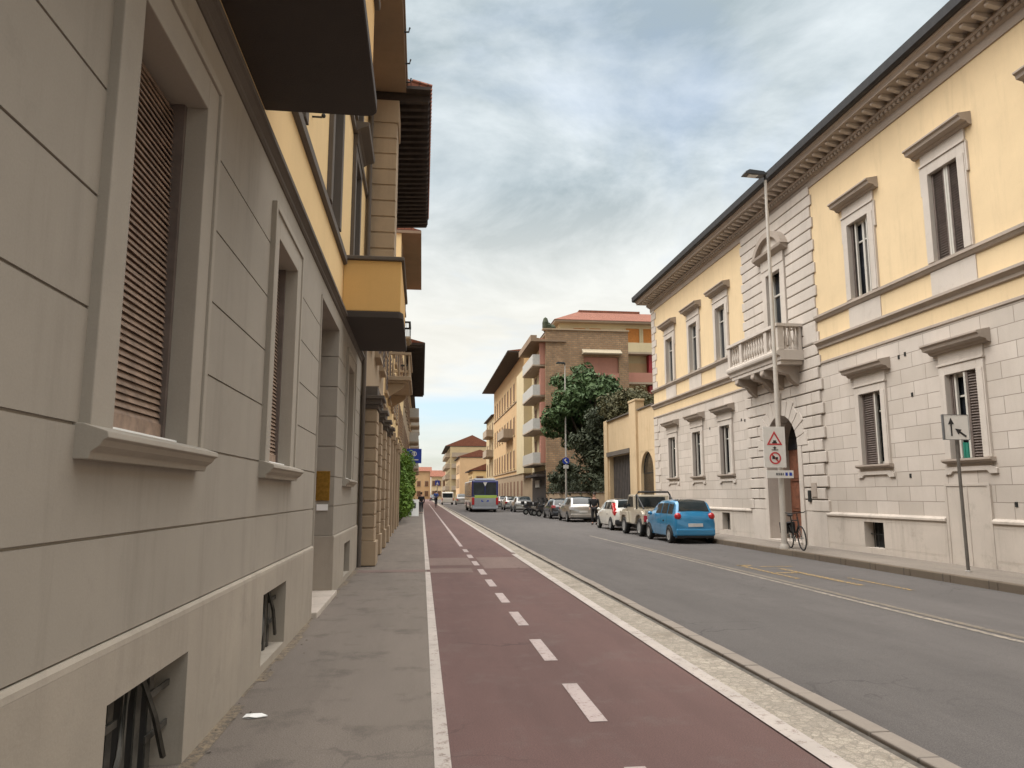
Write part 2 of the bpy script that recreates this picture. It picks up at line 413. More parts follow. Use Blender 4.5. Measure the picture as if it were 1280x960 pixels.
struct('yellow_road_marking', m, M['paint_yellow'])
m = MB(); sheet(m, XL + .05, .104, 16.0, 16.5, .004); sheet(m, .206, 1.1, 15.8, 16.7, .003); sheet(m, 1.4, 2.42, 16.6, 19.5, .003); sheet(m, .206, 1.19, 17.4, 19.4, .003)
struct('asphalt_patch', m, M['patch'])
m = MB()
yy = 2.0
rnd = random.Random(3)
while yy < 17:
    L_ = rnd.uniform(.25, .9); w_ = rnd.uniform(.02, .10); sheet(m, XL + .027, XL + .03 + w_, yy, yy + L_, .0035 + .001 * (int(yy * 7) % 2)); yy += L_ + rnd.choice((0.002, 0.002, .25))
struct('wall_joint', m, M['grime'])
# a few leaves and grit along the kerb: one object
m = MB()
for i in range(260):
    x = random.choice((KX - .03 - abs(random.gauss(0, .10)), XL + .05 + abs(random.gauss(0, .10)), 3.22 + abs(random.gauss(0, .05)))); yy = random.uniform(3, 40)
    z = RZ if 3 < x < KX else 0.0
    s_ = random.uniform(.006, .022); a = random.uniform(0, 6.28)
    m.add([(x + s_ * math.cos(a + k * 1.57), yy + s_ * math.sin(a + k * 1.57) * .6, z + .004 + .004 * (k % 2)) for k in range(4)], [(0, 1, 2, 3)])
o = obj('litter_and_leaves', m, M['bark'], recalc=False); o['kind'] = 'stuff'
# crumpled paper scrap
m = MB(); pts = [(-.075, -.02, .006), (-.03, -.045, .02), (.03, -.03, .008), (.10, .0, .012), (.05, .03, .022), (-.01, .045, .012), (-.06, .03, .02), (0, 0, .03)]
m.add([(x - 1.18, y + 5.87, z) for x, y, z in pts], [(7, i, (i + 1) % 7) for i in range(7)]); m.add([(x - 1.18, y + 5.87, .005) for x, y, z in pts[:7]], [tuple(range(7))])
tag(obj('paper_scrap', m, M['paper']), 'crumpled white paper scrap lying on the pavement by the grey wall', 'litter')

# ------------------------------------------------------------------ LEFT: grey and yellow apartment house
fl = Fr('L', XL)
bl = thing('apartment_house', 'near house with grey grooved ground floor and yellow upper storeys along the cycle track', 'building', (XL, 5, 0))
E1 = 17.3; S1 = -14
wins = [(c - .55, c + .55, 1.90, 4.05) for c in (-10.1, -6.55, -3.0, .55, 4.12, 7.66, 14.72)]
door = (10.28, 12.62, .0, 4.35)
vents = [(3.75, 4.95, -.02, .65), (7.15, 8.3, .08, .70), (14.3, 15.4, .1, .70)]
holes = wins + [door]
m = MB(fl)
zs = [.93, 1.41, 1.89, 2.39, 2.89, 3.39, 3.90, 4.607]
for a, c in zip(zs, zs[1:]): m.wall(S1, E1, a + .007, c - .007, -.30, 0, holes)
m.wall(S1, E1, .93, 4.60, -.32, -.014, [(h[0] - .02, h[1] + .02, h[2] - .02, h[3] + .02) for h in holes])
obj('ground_floor_wall', m, M['grey'], bl)
m = MB(fl); m.wall(S1, E1, -.05, .885, -.32, .028, vents + [door]); 
obj('plinth', m, M['grey_plinth'], bl)
m = MB(fl)
for a, c in ((S1, door[0]), (door[1], E1)):
    m.prism([(-.1, .886), (.028, .886), (.024, .912), (.006, .928), (-.1, .93)], a, c)
obj('plinth_coping', m, M['grey_plinth'], bl)
# cornice over the ground floor, then yellow storeys
def profile(m, pts, a, c): m.prism([(-.15, pts[0][1])] + list(pts) + [(-.15, pts[-1][1])], a, c)
m = MB(fl); profile(m, [(.012, 4.601), (.03, 4.62), (.03, 4.655), (.065, 4.69), (.085, 4.70), (.085, 4.745), (.03, 4.78)], S1, E1)
obj('cornice', m, M['dark_trim'], bl)
uw = []
for c in (-10.1, -6.55, -3.0, .55, 4.12, 7.66, 11.25, 14.72):
    uw += [(c - .5, c + .5, 5.85, 8.2), (c - .5, c + .5, 9.0, 11.0)]
m = MB(fl); m.wall(S1, E1, 4.781, 11.75, -.3, -.02, uw); m.b(S1, E1, -11, -1.05, 0, 11.75)
obj('upper_wall', m, M['yellow'], bl)
m = MB(fl); profile(m, [(.0, 5.64), (.045, 5.66), (.045, 5.78), (.0, 5.80)], S1, E1); obj('string_course', m, M['dark_trim'], bl)
m = MB(fl); profile(m, [(.0, 8.62), (.04, 8.64), (.04, 8.74), (.0, 8.76)], S1, E1); obj('string_course', m, M['dark_trim'], bl)
# eaves with a plain brown soffit
m = MB(fl); m.b(S1, E1 + .02, -.5, .88, 11.42, 11.56); m.b(S1, E1 + .02, -.2, .92, 11.56, 11.66)
obj('eaves', m, M['brown_soffit'], bl)
m = MB(fl); m.prism([(.88, 11.661), (.88, 11.70), (-5, 13.6), (-11, 11.7), (-11, 11.66)], S1, E1 + .05); obj('roof', m, M['roof_tile'], bl)
# ground floor windows
def gf_window(c):
    m = MB(fl); a, b_, z0, z1 = c - .55, c + .55, 1.90, 4.05
    m.b(a - .21, a + .006, -.31, .03, z0 - .03, z1 + .21); m.b(b_ - .006, b_ + .21, -.31, .03, z0 - .03, z1 + .21); m.b(a + .006, b_ - .006, -.31, .03, z1 - .006, z1 + .21)
    for (p, q) in ((a - .27, a - .21), (b_ + .21, b_ + .27)): m.b(p, q, -.05, .048, z0 - .03, z1 + .27)
    m.b(a - .21, b_ + .21, -.05, .048, z1 + .21, z1 + .27)
    w = obj('window', m, M['grey_trim'], bl, bevel=.006)
    m = MB(fl); m.prism([(-.26, 1.872), (-.26, 1.905), (.03, 1.895), (.13, 1.862), (.135, 1.835), (.115, 1.825), (.10, 1.80), (.065, 1.775), (.06, 1.745), (-.05, 1.745)], a - .30, b_ + .30)
    obj('sill', m, M['grey_trim'], w, bevel=.004)
    m = MB(fl); m.b(a + .007, b_ - .007, -.15, -.03, 1.896, 1.918); obj('sill_slab', m, M['paper'], w, bevel=.003)
    m = MB(fl); n = 52; zt = z1 - .02
    def bo_(z): return -.125 - .045 * (z - z0) / (z1 - z0)
    for i in range(n):
        z = z0 + .13 + i * (zt - z0 - .13) / n; j = random.uniform(-.002, .002); o_ = bo_(z) + j
        m.prism([(o_ - .012, z + .012), (o_ - .005, z + .010), (o_ + .010, z - .022), (o_ + .003, z - .022)], a + .05, b_ - .05)
    m.b(a + .05, b_ - .05, -.140, -.112, z0 + .025, z0 + .108)
    m.prism([(bo_(z0) - .035, z0 + .03), (bo_(z0) - .022, z0 + .03), (bo_(z1) - .022, z1 - .01), (bo_(z1) - .035, z1 - .01)], a + .05, b_ - .05)
    obj('blind', m, M['blind'], w)
    m = MB(fl); m.b(a + .007, a + .05, -.22, -.10, z0 + .02, z1 - .007); m.b(b_ - .05, b_ - .007, -.22, -.10, z0 + .02, z1 - .007)
    obj('blind_track', m, M['louvre'], w)
    return w
for c in (.55, 4.12, 7.66, 14.72): gf_window(c)
# cellar openings with bent iron bars
def cellar(v, bent):
    a, b_, z0, z1 = v
    m = MB(fl); m.b(a - .02, b_ + .02, -.20, -.17, z0 - .02, z1 + .02)
    w = obj('cellar_opening', m, M['black'], bl)
    m = MB(fl); w_ = b_ - a
    for i in range(5):
        u = a + w_ * (i + .9) / 6.2; k = .018 * bent * (1 if i % 2 else -1)
        m.prism([(u - .024, -.105), (u + .024, -.095), (u + .024, -.085), (u - .024, -.095)], z0 - .02, z1 + .01, 'z')
    for k in (.36, .72): m.b(a, a + w_ * (.34 if bent else 1), -.082, -.070, z0 + w_ * 0 + (z1 - z0) * k - .018, z0 + (z1 - z0) * k + .018)
    if bent:
        for k in (.40, .74): m.b(b_ - w_ * .30, b_, -.082, -.070, z0 + (z1 - z0) * k - .018, z0 + (z1 - z0) * k + .018)
        m.tube([(a + w_ * .14, -.045, z0 + .0), (a + w_ * .30, -.035, z0 + (z1 - z0) * .5), (a + w_ * .42, -.06, z1 - .01)], .018, 5)
        m.tube([(b_ - w_ * .10, -.045, z0 + (z1 - z0) * .16), (b_ - w_ * .30, -.03, z0 + (z1 - z0) * .6), (b_ - w_ * .44, -.06, z1 - .01)], .018, 5)
    obj('iron_bars', m, M['iron_grey'], w)
for i, v in enumerate(vents): cellar(v, 1 if i == 0 else (.4 if i == 1 else 0))
# doorway: deep reveal with timber door
m = MB(fl); d0, d1 = door[0], door[1]
m.b(d0 - .12, d0, -.9, -.33, -.04, 4.4); m.b(d1, d1 + .12, -.9, -.33, -.04, 4.4); m.b(d0, d1, -.9, -.33, 4.351, 4.45)
m.b(d0 - .0, d0 + .03, -.33, .02, .9, 4.35)
obj('door_reveal', m, M['grey_trim'], bl)
m = MB(fl); m.b(d0, d1, -.86, -.80, .08, 4.35)
for k in range(2):
    for z in (.25, 1.5, 2.9):
        u0 = d0 + .12 + k * (d1 - d0) / 2
        m.b(u0, u0 + (d1 - d0) / 2 - .24, -.80, -.775, z, z + 1.0)
dd = obj('door', m, M['door_wood'], bl, bevel=.008)
m = MB(fl); m.ball(fl_ if False else (d0 + 1.24, -.74, 1.15), (.03, .03, .03)); obj('handle', m, M['brass'], dd, smooth=True)
m = MB(fl); m.b(d0 + .005, d1 - .005, -.86, .10, -.04, .075); obj('threshold', m, M['p_plinth'], bl, bevel=.012)
m = MB(fl); m.b(d1 - .05, d1 - .001, -.33, .026, -.03, .93); obj('jamb_plinth', m, M['grey_plinth'], bl, bevel=.005)
m = MB(fl); m.b(d1 - .022, d1 - .002, -.29, -.07, 1.50, 1.98); tag(obj('brass_plaque', m, M['brass'], bevel=.004), 'brass plaque fixed inside the grey doorway', 'plaque')
m = MB(fl); m.b(d1 - .016, d1 - .002, -.27, -.09, 1.34, 1.44); tag(obj('paper_notice', m, M['paper']), 'small white notice under the brass plaque in the grey doorway', 'notice')
# upper windows
def up_window(c, z0, z1, hood):
    m = MB(fl); a, b_ = c - .5, c + .5
    for p, q in ((a - .2, a + .005), (b_ - .005, b_ + .2)): m.b(p, q, -.25, .05, z0, z1 + .2)
    m.b(a + .005, b_ - .005, -.25, .05, z1 - .005, z1 + .2)
    if hood: 
        m.b(a - .2, b_ + .2, -.04, .07, z1 + .2, z1 + .42); profile(m, [(.07, z1 + .42), (.12, z1 + .46), (.28, z1 + .52), (.30, z1 + .60), (.02, z1 + .62)], a - .34, b_ + .34)
    w = obj('window', m, M['dark_trim'], bl, bevel=.008)
    m = MB(fl)
    for k in range(2):
        u = a + k * .5
        m.b(u + .01, u + .06, -.13, -.08, z0, z1); m.b(u + .44, u + .49, -.13, -.08, z0, z1)
        n = int((z1 - z0) / .075)
        for i in range(n): z = z0 + .04 + i * .075; m.prism([(-.125, z), (-.118, z + .006), (-.085, z - .03), (-.092, z - .036)], u + .06, u + .44)
    m.b(a, b_, -.20, -.16, z0, z1)
    obj('shutter', m, M['louvre'], w); return w
for c in (.55, 4.12, 7.66, 11.25, 14.72):
    up_window(c, 5.85, 8.2, True); up_window(c, 9.0, 11.0, False)
# balconies: solid parapet on a rounded slab
def balcony(u0, u1, zs_, zt, o1, parent):
    def rr(a, c, o, r):
        pts = [(a, -.02), (a, o - r)]
        pts += [(a + r - r * math.cos(t * math.pi / 10), o - r + r * math.sin(t * math.pi / 10)) for t in range(1, 5)]
        pts += [(a + r, o), (c - r, o)]
        pts += [(c - r + r * math.sin(t * math.pi / 10), o - r + r * math.cos(t * math.pi / 10)) for t in range(1, 5)]
        return pts + [(c, o - r), (c, -.02)]
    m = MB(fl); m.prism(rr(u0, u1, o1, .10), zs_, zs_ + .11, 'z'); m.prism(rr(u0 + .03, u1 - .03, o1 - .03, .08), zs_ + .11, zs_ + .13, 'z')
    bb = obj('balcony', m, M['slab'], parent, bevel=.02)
    m = MB(fl)
    m.b(u0 + .05, u0 + .17, -.02, o1 - .05, zs_ + .13, zt); m.b(u1 - .17, u1 - .05, -.02, o1 - .05, zs_ + .13, zt); m.b(u0 + .171, u1 - .171, o1 - .17, o1 - .05, zs_ + .13, zt)
    obj('parapet', m, M['ochre'], bb, bevel=.015)
    m = MB(fl); m.b(u0, u0 + .20, -.02, o1 - .0, zt + .001, zt + .075); m.b(u1 - .20, u1, -.02, o1, zt + .001, zt + .075); m.b(u0 + .2, u1 - .2, o1 - .2, o1, zt + .001, zt + .075)
    obj('coping', m, M['dark_trim'], bb, bevel=.015); return bb
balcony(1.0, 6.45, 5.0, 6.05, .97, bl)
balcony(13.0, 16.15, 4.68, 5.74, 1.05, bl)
m = MB(fl)
for u, z in ((9.0, 6.3), (13.2, 5.0), (15.8, 5.2)): m.tube([(u, -.02, z), (u, .10, z), (u, .12, z + .03)], .012, 6); m.ball((u, .12, z + .02), .03, 6, 4)
obj('wall_hook', m, M['iron'], bl, smooth=True)
m = MB(fl)
for u in (13.6, 15.0, 16.2, 17.0): m.tube([(u, .80, 11.5), (u, .98, 11.52), (u, 1.0, 11.62)], .02, 6)
obj('gutter_bracket', m, M['iron'], bl, smooth=True)
m = MB(fl); m.tube([(17.18, .07, .0), (17.18, .07, 11.4)], .05, 10); m.lathe([(.06, 0), (.06, .04)], (17.18, .07, 2.0), 10); obj('drainpipe', m, M['dark_trim'], bl, smooth=True)

# ------------------------------------------------------------------ LEFT: stone house with rafters
b2 = thing('stone_house', 'tan stone house with banded corner piers and deep black rafter eaves behind the grey house', 'building', (XL, 20, 0))
A2, B2 = E1 + .02, 26.5
f2 = Fr('L', XL + .02)
w2 = [(u - .5, u + .5, z, z + h) for u in (19.6, 22.0, 24.4) for z, h in ((1.5, 2.4), (5.6, 2.3), (8.6, 2.0))]
m = MB(f2); m.wall(A2, B2, 0, 11.5, -.3, 0, w2); m.b(A2, B2, -11, -.31, 0, 11.5); obj('wall', m, M['tan'], b2)
# yellow return and projecting upper corner pier
m = MB(f2)
z = 6.6; i = 0
while z < 10.6:
    m.b(A2 + .01, A2 + 1.1, -.05, .66, z + .02, z + .38); m.b(A2 + .03, A2 + 1.07, -.06, .63, z + .38, z + .42); z += .40
m.b(A2, A2 + 1.15, -.05, .70, 10.62, 11.2)
obj('corner_pier', m, M['quoin'], b2, bevel=.012)
m = MB(f2)
for z in (6.4, 8.4): m.b(A2 + 1.2, B2, 0, .12, z, z + .12)
for u in (18.7, 20.7, 23.2, 25.6): m.b(u, u + .35, .001, .20, 6.55, 11.2)
obj('pilaster_order', m, M['quoin'], b2, bevel=.01)
m = MB(f2); m.b(A2 + .01, A2 + .5, -.3, .05, 4.15, 6.4); obj('side_wall', m, M['ochre'], b2)
# ground floor banded pilaster with capital
def pil(u0, u1, o, ztop):
    m = MB(f2); z = .02
    m.b(u0 - .04, u1 + .04, -.02, o + .05, z, .55); z = .56
    while z < ztop - .25:
        h = .30; m.b(u0, u1, -.02, o, z, z + h - .035); m.b(u0 + .02, u1 - .02, -.02, o - .025, z + h - .035, z + h); z += h
    p = obj('pilaster', m, M['quoin'], b2, bevel=.012)
    m = MB(f2); m.b(u0 - .02, u1 + .02, -.02, o + .03, z, z + .1); m.b(u0 - .07, u1 + .07, -.02, o + .09, z + .1, z + .22); m.b(u0 - .12, u1 + .12, -.02, o + .16, z + .22, z + .30); m.b(u0 - .02, u1 + .02, -.02, o, z + .30, z + .52)
    obj('capital', m, M['dark_trim'], p, bevel=.01)
pil(A2 + .03, A2 + .75, .36, 3.75); pil(20.5, 21.1, .30, 3.75); pil(23.1, 23.7, .30, 3.75); pil(25.7, 26.3, .3, 3.75)
# eaves of dark rafters
m = MB(f2); m.b(A2 - .16, B2, -.1, 1.46, 11.44, 11.52)
n = 26
for i in range(n):
    u = A2 + .1 + i * (B2 - A2 - .4) / (n - 1); m.prism([(-.05, 11.20), (1.40, 11.27), (1.44, 11.33), (1.44, 11.44), (-.05, 11.44)], u, u + .14)
obj('eaves', m, M['wood_dark'], b2)
m = MB(f2); m.prism([(1.40, 11.521), (1.40, 11.56), (-5, 13.6), (-11, 11.6), (-11, 11.52)], A2 - .12, B2)
for i in range(48): u = A2 - .1 + i * .19; m.tube([(u, 1.0, 11.68), (u, 1.49, 11.56)], .05, 6)
obj('roof', m, M['roof_tile'], b2)
def simple_window(fr, parent, u, z, w, h, fm, sm, kind='shutter', proud=.05, hood=False, surround=.14):
    m = MB(fr); a, c = u - w / 2, u + w / 2
    if surround:
        m.b(a - surround, a + .005, -.22, proud, z, z + h - .006); m.b(c - .005, c + surround, -.22, proud, z, z + h - .006); m.b(a - surround, c + surround, -.22, proud, z + h - .005, z + h + surround)
    m.b(a - surround - .06, c + surround + .06, -.1, proud + .07, z - .11, z - .001)
    if hood: m.b(a - surround - .12, c + surround + .12, -.05, .3, z + h + surround + .15, z + h + surround + .27)
    o = obj('window', m, fm, parent)
    m = MB(fr)
    if kind == 'shutter':
        m.b(a + .006, u - .01, -.10, proud + .012, z, z + h - .006); m.b(u + .01, c - .006, -.10, proud + .012, z, z + h - .006)
        n = max(4, int(h / .16))
        for i in range(n): m.b(a + .06, c - .06, proud + .012, proud + .03, z + .05 + i * h / n, z + .05 + i * h / n + .06)
        obj('shutter', m, sm, o)
    elif kind == 'blind':
        m.b(a, c, -.12, -.07, z, z + h); n = int(h / .12)
        for i in range(n): m.b(a, c, -.071, -.06, z + i * .12, z + i * .12 + .09)
        obj('roller_blind', m, sm, o)
    else:
        m.b(a, c, -.20, -.17, z, z + h); obj('pane', m, M['glass'], o)
        m = MB(fr); m.b(a, a + .06, -.17, -.12, z, z + h); m.b(c - .06, c, -.17, -.12, z, z + h); m.b(u - .04, u + .04, -.17, -.13, z, z + h); m.b(a + .06, c - .06, -.165, -.125, z + h * .7, z + h * .7 + .05)
        obj('frame', m, M['frame_white'], o)
    return o
for u in (19.6, 22.0, 24.4):
    simple_window(f2, b2, u, 1.5, 1.0, 2.4, M['quoin'], M['louvre'], 'shutter', .08, True)
    simple_window(f2, b2, u, 5.6, 1.0, 2.3, M['quoin'], M['louvre'], 'shutter', .10, True)
    simple_window(f2, b2, u, 8.6, 1.0, 2.0, M['quoin'], M['louvre'], 'shutter', .10)
# stone balcony with balusters
def slab_balcony(fr, parent, u0, u1, z, o1, m_slab, m_rail, style='solid', h=1.0):
    m = MB(fr); m.b(u0, u1, -.02, o1, z - .16, z); m.b(u0 + .1, u1 - .1, -.02, o1 - .1, z - .24, z - .16)
    if style != 'solid':
        for u in (u0 + .25, u1 - .45): m.prism([(-.02, z - .24), (o1 - .25, z - .24), (o1 - .3, z - .4), (.12, z - .75), (-.02, z - .75)], u, u + .2)
    o = obj('balcony', m, m_slab, parent, bevel=.015)
    m = MB(fr)
    if style == 'solid':
        m.b(u0 + .03, u0 + .11, -.02, o1 - .03, z + .001, z + h); m.b(u1 - .11, u1 - .03, -.02, o1 - .03, z + .001, z + h); m.b(u0 + .111, u1 - .111, o1 - .11, o1 - .03, z + .001, z + h)
    else:
        n = int((u1 - u0) / .22)
        for i in range(n + 1):
            u = u0 + .06 + i * (u1 - u0 - .12) / n
            m.lathe([(.03, 0), (.03, .06), (.055, .25), (.05, .4), (.025, .6), (.035, h - .1)], (u, o1 - .1, z), 6) if style == 'baluster' else m.tube([(u, o1 - .05, z), (u, o1 - .05, z + h)], .012, 4)
        for k in range(4):
            oo = o1 * k / 4
            for u in (u0 + .06, u1 - .06): m.lathe([(.03, 0), (.055, .25), (.025, .6), (.035, h - .1)], (u, oo, z), 6) if style == 'baluster' else m.tube([(u, oo, z), (u, oo, z + h)], .012, 4)
        m.b(u0, u1, o1 - .16, o1 - .02, z + h - .1, z + h); m.b(u0, u0 + .12, -.02, o1 - .161, z + h - .1, z + h); m.b(u1 - .12, u1, -.02, o1 - .161, z + h - .1, z + h)
    obj('railing', m, m_rail, o); return o

# ------------------------------------------------------------------ LEFT: further houses
def house(name, label, side, xf, y0, y1, H, wallm, rows, us, wsize=(1.0, 1.9), kind='shutter', trim='dark_trim', shut='shutter_brown', eave=.6, eavem='wood_dark', roofm='roof_tile', depth=11, rise=2., ground=0., ground_m=None, group=None, sides=None, rafters=False):
    fr = Fr(side, xf); t = thing(name, label, 'building', (xf, y0, 0), group)
    hs = [(u - wsize[0] / 2, u + wsize[0] / 2, z, z + wsize[1]) for z in rows for u in us]
    m = MB(fr); m.wall(y0, y1, ground, H, -.28, 0, hs); m.b(y0, y1, -depth, -.281, 0, H); obj('wall', m, M[wallm], t)
    if ground > 0:
        m = MB(fr); m.b(y0, y1, -.28, .06, -.1, ground - .12); m.b(y0, y1, -.28, .14, ground - .119, ground - .001); obj('ground_floor', m, M[ground_m or wallm], t)
    m = MB(fr); m.b(y0 - .1, y1 + .1, -depth - .3, eave, H + .001, H + .16)
    if rafters:
        n = int((y1 - y0) / .5)
        for i in range(n + 1): u = y0 + i * (y1 - y0 - .14) / n; m.b(u, u + .14, -.01, eave - .1, H - .16, H)
    obj('eaves', m, M[eavem], t)
    m = MB(fr); m.prism([(eave - .02, H + .161), (eave - .02, H + .20), (-depth / 2, H + rise), (-depth - .28, H + .20), (-depth - .28, H + .161)], y0 - .08, y1 + .08); obj('roof', m, M[roofm], t)
    for z in rows:
        for u in us: simple_window(fr, t, u, z, wsize[0], wsize[1], M[trim], M[shut], kind)
    return t, fr
t3, f3 = house('yellow_house', 'lower yellow house with stone balcony directly after the stone house', 'L', XL, 26.52, 41.9, 10.4, 'yellow', (1.2, 5.4, 8.0), (28.2, 30.9, 34, 37, 40), eave=.30, eavem='brown_soffit', ground=4.2, ground_m='tan', trim='quoin', shut='louvre')
slab_balcony(f3, t3, 28.9, 33.3, 6.15, .95, M['quoin'], M['quoin'], 'baluster', .95)
for u in (26.8, 29.4, 32.0, 35.4, 38.4): obj('pilaster', MB(f3).b(u, u + .4, .06, .3, .0, 3.7).b(u - .05, u + .45, .06, .38, 3.7, 4.0), M['quoin'], t3, bevel=.01)
t4, f4 = house('yellow_house', 'tall yellow house with a plain brown roof overhang behind the climbing hedge', 'L', XL, 41.92, 53.9, 16.6, 'yellow', (1.2, 4.9, 8.4, 11.8, 14.2), (43.6, 46.3, 49.0, 51.7), eave=1.15, eavem='brown_soffit', trim='quoin', shut='shutter_brown', ground=4.0, ground_m='tan')
slab_balcony(f4, t4, 45, 47.5, 8.4, .55, M['concrete'], M['iron'], 'bars'); slab_balcony(f4, t4, 48, 50, 11.8, .55, M['concrete'], M['iron'], 'bars')
t5, f5 = house('brown_house', 'brown left side house with wide black rafter eaves before the blue shop sign', 'L', XL, 53.92, 82, 12.4, 'tan', (1.2, 4.8, 8.2), (56, 59.5, 63, 66.5, 70, 73.5, 77), eave=1.5, trim='quoin', rafters=True)
t6, f6 = house('apartment_block', 'distant left side block with small stacked balconies past the blue sign', 'L', XL - .1, 82.02, 112, 13.2, 'pale_tan', (1.2, 4.5, 7.4, 10.1), (85, 90, 95, 100, 105, 109), eave=.5, trim='concrete')
for z in (4.5, 7.4, 10.1):
    for u in (85, 95, 105): slab_balcony(f6, t6, u - 2, u + 2, z, 1.1, M['concrete'], M['glassrail'])
t7, f7 = house('terraced_house', 'low yellow terraced house far down the left side of the street', 'L', XL - .3, 112.02, 175, 8.5, 'peach', (1.2, 4.8), (116, 122, 128, 134, 140, 146, 152, 158, 164, 170), eave=.4)

# ------------------------------------------------------------------ RIGHT: the palazzo
fp = Fr('R', XR); PS, PE = -8., 36.9; ZF = RW
pz = thing('palazzo', 'two storey palazzo of pale stone and yellow plaster with bracketed cornice on the right', 'building', (XR, 23, 0))
GW = [-5.5, -2.1, 1.3, 4.7, 8.05, 11.45, 14.9, 18.3, 27.9, 30.95, 34.15]
GZ0, GZ1, UZ0, UZ1 = 2.38, 4.28, 6.95, 9.08
gh = [(c - .49, c + .49, GZ0, GZ1) for c in GW]; uh = [(c - .49, c + .49, UZ0, UZ1) for c in GW]
cell = [(18.1, 18.95, .22, .88), (27.75, 28.5, .24, .9), (10.9, 11.8, .2, .88)]
PC0, PC1, PCC = 20.75, 25.75, 23.25                  # rusticated centre
pdoor = (22.2, 24.35, 0, 3.1)                           # straight part, arch above
archR = (pdoor[1] - pdoor[0]) / 2; archC = (pdoor[0] + pdoor[1]) / 2
m = MB(fp); m.wall(PS, PC0, 1.05, 5.5, -.3, 0, gh); m.wall(PC1, PE, 1.05, 5.5, -.3, 0, gh)
obj('ground_floor_wall', m, M['p_stone'], pz)
m = MB(fp); m.wall(PS, PC0, 5.5, 11.3, -.3, -.003, uh); m.wall(PC1, PE, 5.5, 11.3, -.3, -.003, uh)
m.b(PS, PE, -14, -1.2, 0, 11.3); m.b(PS, PS + .3, -1.2, -.31, 0, 11.3); m.b(PE - .3, PE - .005, -1.2, -.31, 0, 11.3)
obj('upper_wall', m, M['p_yellow'], pz)
# plinth
m = MB(fp)
def plinth_run(a, c): m.wall(a, c, -.05, .98, -.3, .05, cell); m.prism([(-.1, .981), (.05, .981), (.09, 1.0), (.09, 1.05), (.03, 1.10), (-.1, 1.10)], a, c)
plinth_run(PS, 14.35); plinth_run(15.75, PC0); plinth_run(PC1, PE + .05)
obj('plinth', m, M['p_plinth'], pz, bevel=.006)
m = MB(fp); m.b(14.36, 15.74, -.3, .035, -.05, 1.78); m.b(14.36, 14.44, .035, .05, -.05, 1.78); m.b(15.66, 15.74, .035, .05, -.05, 1.78); m.b(14.36, 15.74, .035, .052, 1.78, 1.84); m.b(15.02, 15.05, .035, .05, -.05, 1.77)
obj('blocked_doorway', m, M['p_plinth'], pz, bevel=.004)
# string courses
def band(name, pts, mt, runs):
    m = MB(fp)
    for a, c in runs: profile(m, pts, a, c)
    return obj(name, m, mt, pz)
runs = [(PS, PC0), (PC1, PE + .06)]
band('string_course', [(0, 5.44), (.035, 5.455), (.035, 5.51), (0, 5.53)], M['p_trim'], runs)
band('string_course', [(0, 5.90), (.05, 5.92), (.055, 5.99), (.12, 6.05), (.16, 6.07), (.16, 6.13), (.06, 6.17)], M['p_trim'], runs)
band('sill_course', [(0, 6.74), (.05, 6.76), (.10, 6.83), (.12, 6.84), (.12, 6.91), (.02, 6.93)], M['p_trim'], runs)
for c in GW: obj('apron_panel', MB(fp).b(c - .72, c + .72, -.02, .022, 6.172, 6.738), M['p_block'], pz)
# left corner quoins
m = MB(fp); z = 1.11; i = 0
while z < 5.3:
    L = .55 if i % 2 else .85; m.b(PE - L, PE + .03, -.2, .03, z, z + .335); z += .36; i += 1
obj('corner_quoin', m, M['p_block'], pz, bevel=.012)
m = MB(fp); z = 6.95
while z < 11.0:
    L = .45 if i % 2 else .7; m.b(PE - L, PE + .03, -.2, .03, z, z + .335); z += .36; i += 1
obj('corner_quoin', m, M['p_block'], pz, bevel=.012)
# rusticated centre: real courses with open joints, cut by the arch and the upper window
def arch_half(z):
    if z <= pdoor[3]: return archR
    d = z - pdoor[3]; return math.sqrt(max(0, archR ** 2 - d * d)) if d < archR else 0
m = MB(fp); z = ZF - .1; i = 0; h = .36
m.wall(PC0 + .1, PC1 - .1, -.05, 11.3, -.29, -.02, [(archC - archR - .28, archC + archR + .28, -.1, pdoor[3] + archR + .28), (23.25 - .62, 23.25 + .62, 6.7, 9.25)])
z = 1.10
m.wall(PC0, PC1, -.05, 1.095, -.25, .06, [(archC - archR - .26, archC + archR + .26, -.1, 2)])
while z < 11.2:
    z1 = min(z + h - .035, 11.28)
    ext = .0 if i % 2 else .16
    a, c = PC0 - ext * (1 if z < 5.3 else .6), PC1 + ext * (1 if z < 5.3 else .6)
    oo = .075 if z < 5.3 else .05
    zm = (z + z1) / 2
    segs = []
    if zm < pdoor[3] + archR + .2:
        hw = max(arch_half(z), arch_half(z1)) + .24 if zm > pdoor[3] else archR + .24
        if zm > pdoor[3]: hw = math.sqrt(max(.02, (archR + .27) ** 2 - max(0, z - pdoor[3]) ** 2))
        segs = [(a, archC - hw), (archC + hw, c)]
    elif 6.0 < zm < 6.95: segs = [(a, c)]
    elif 6.95 <= zm < 9.7: segs = [(a, 23.25 - .82), (23.25 + .82, c)]
    else: segs = [(a, c)]
    for p, q in segs:
        if z < 5.3:                                            # split into blocks with alternate joints
            u = p; L = .95
            k = .5 if i % 2 else 1.
            while u < q - .05:
                w_ = min(L * k, q - u); 
                if q - u - w_ < .25: w_ = q - u
                m.b(u + .006, u + w_ - .006, -.25, oo + random.uniform(-.008, .008), z, z1); u += w_; k = 1.
        else: m.b(p, q, -.25, oo, z, z1)
    z += h; i += 1
obj('rusticated_centre', m, M['p_block'], pz, bevel=.02)
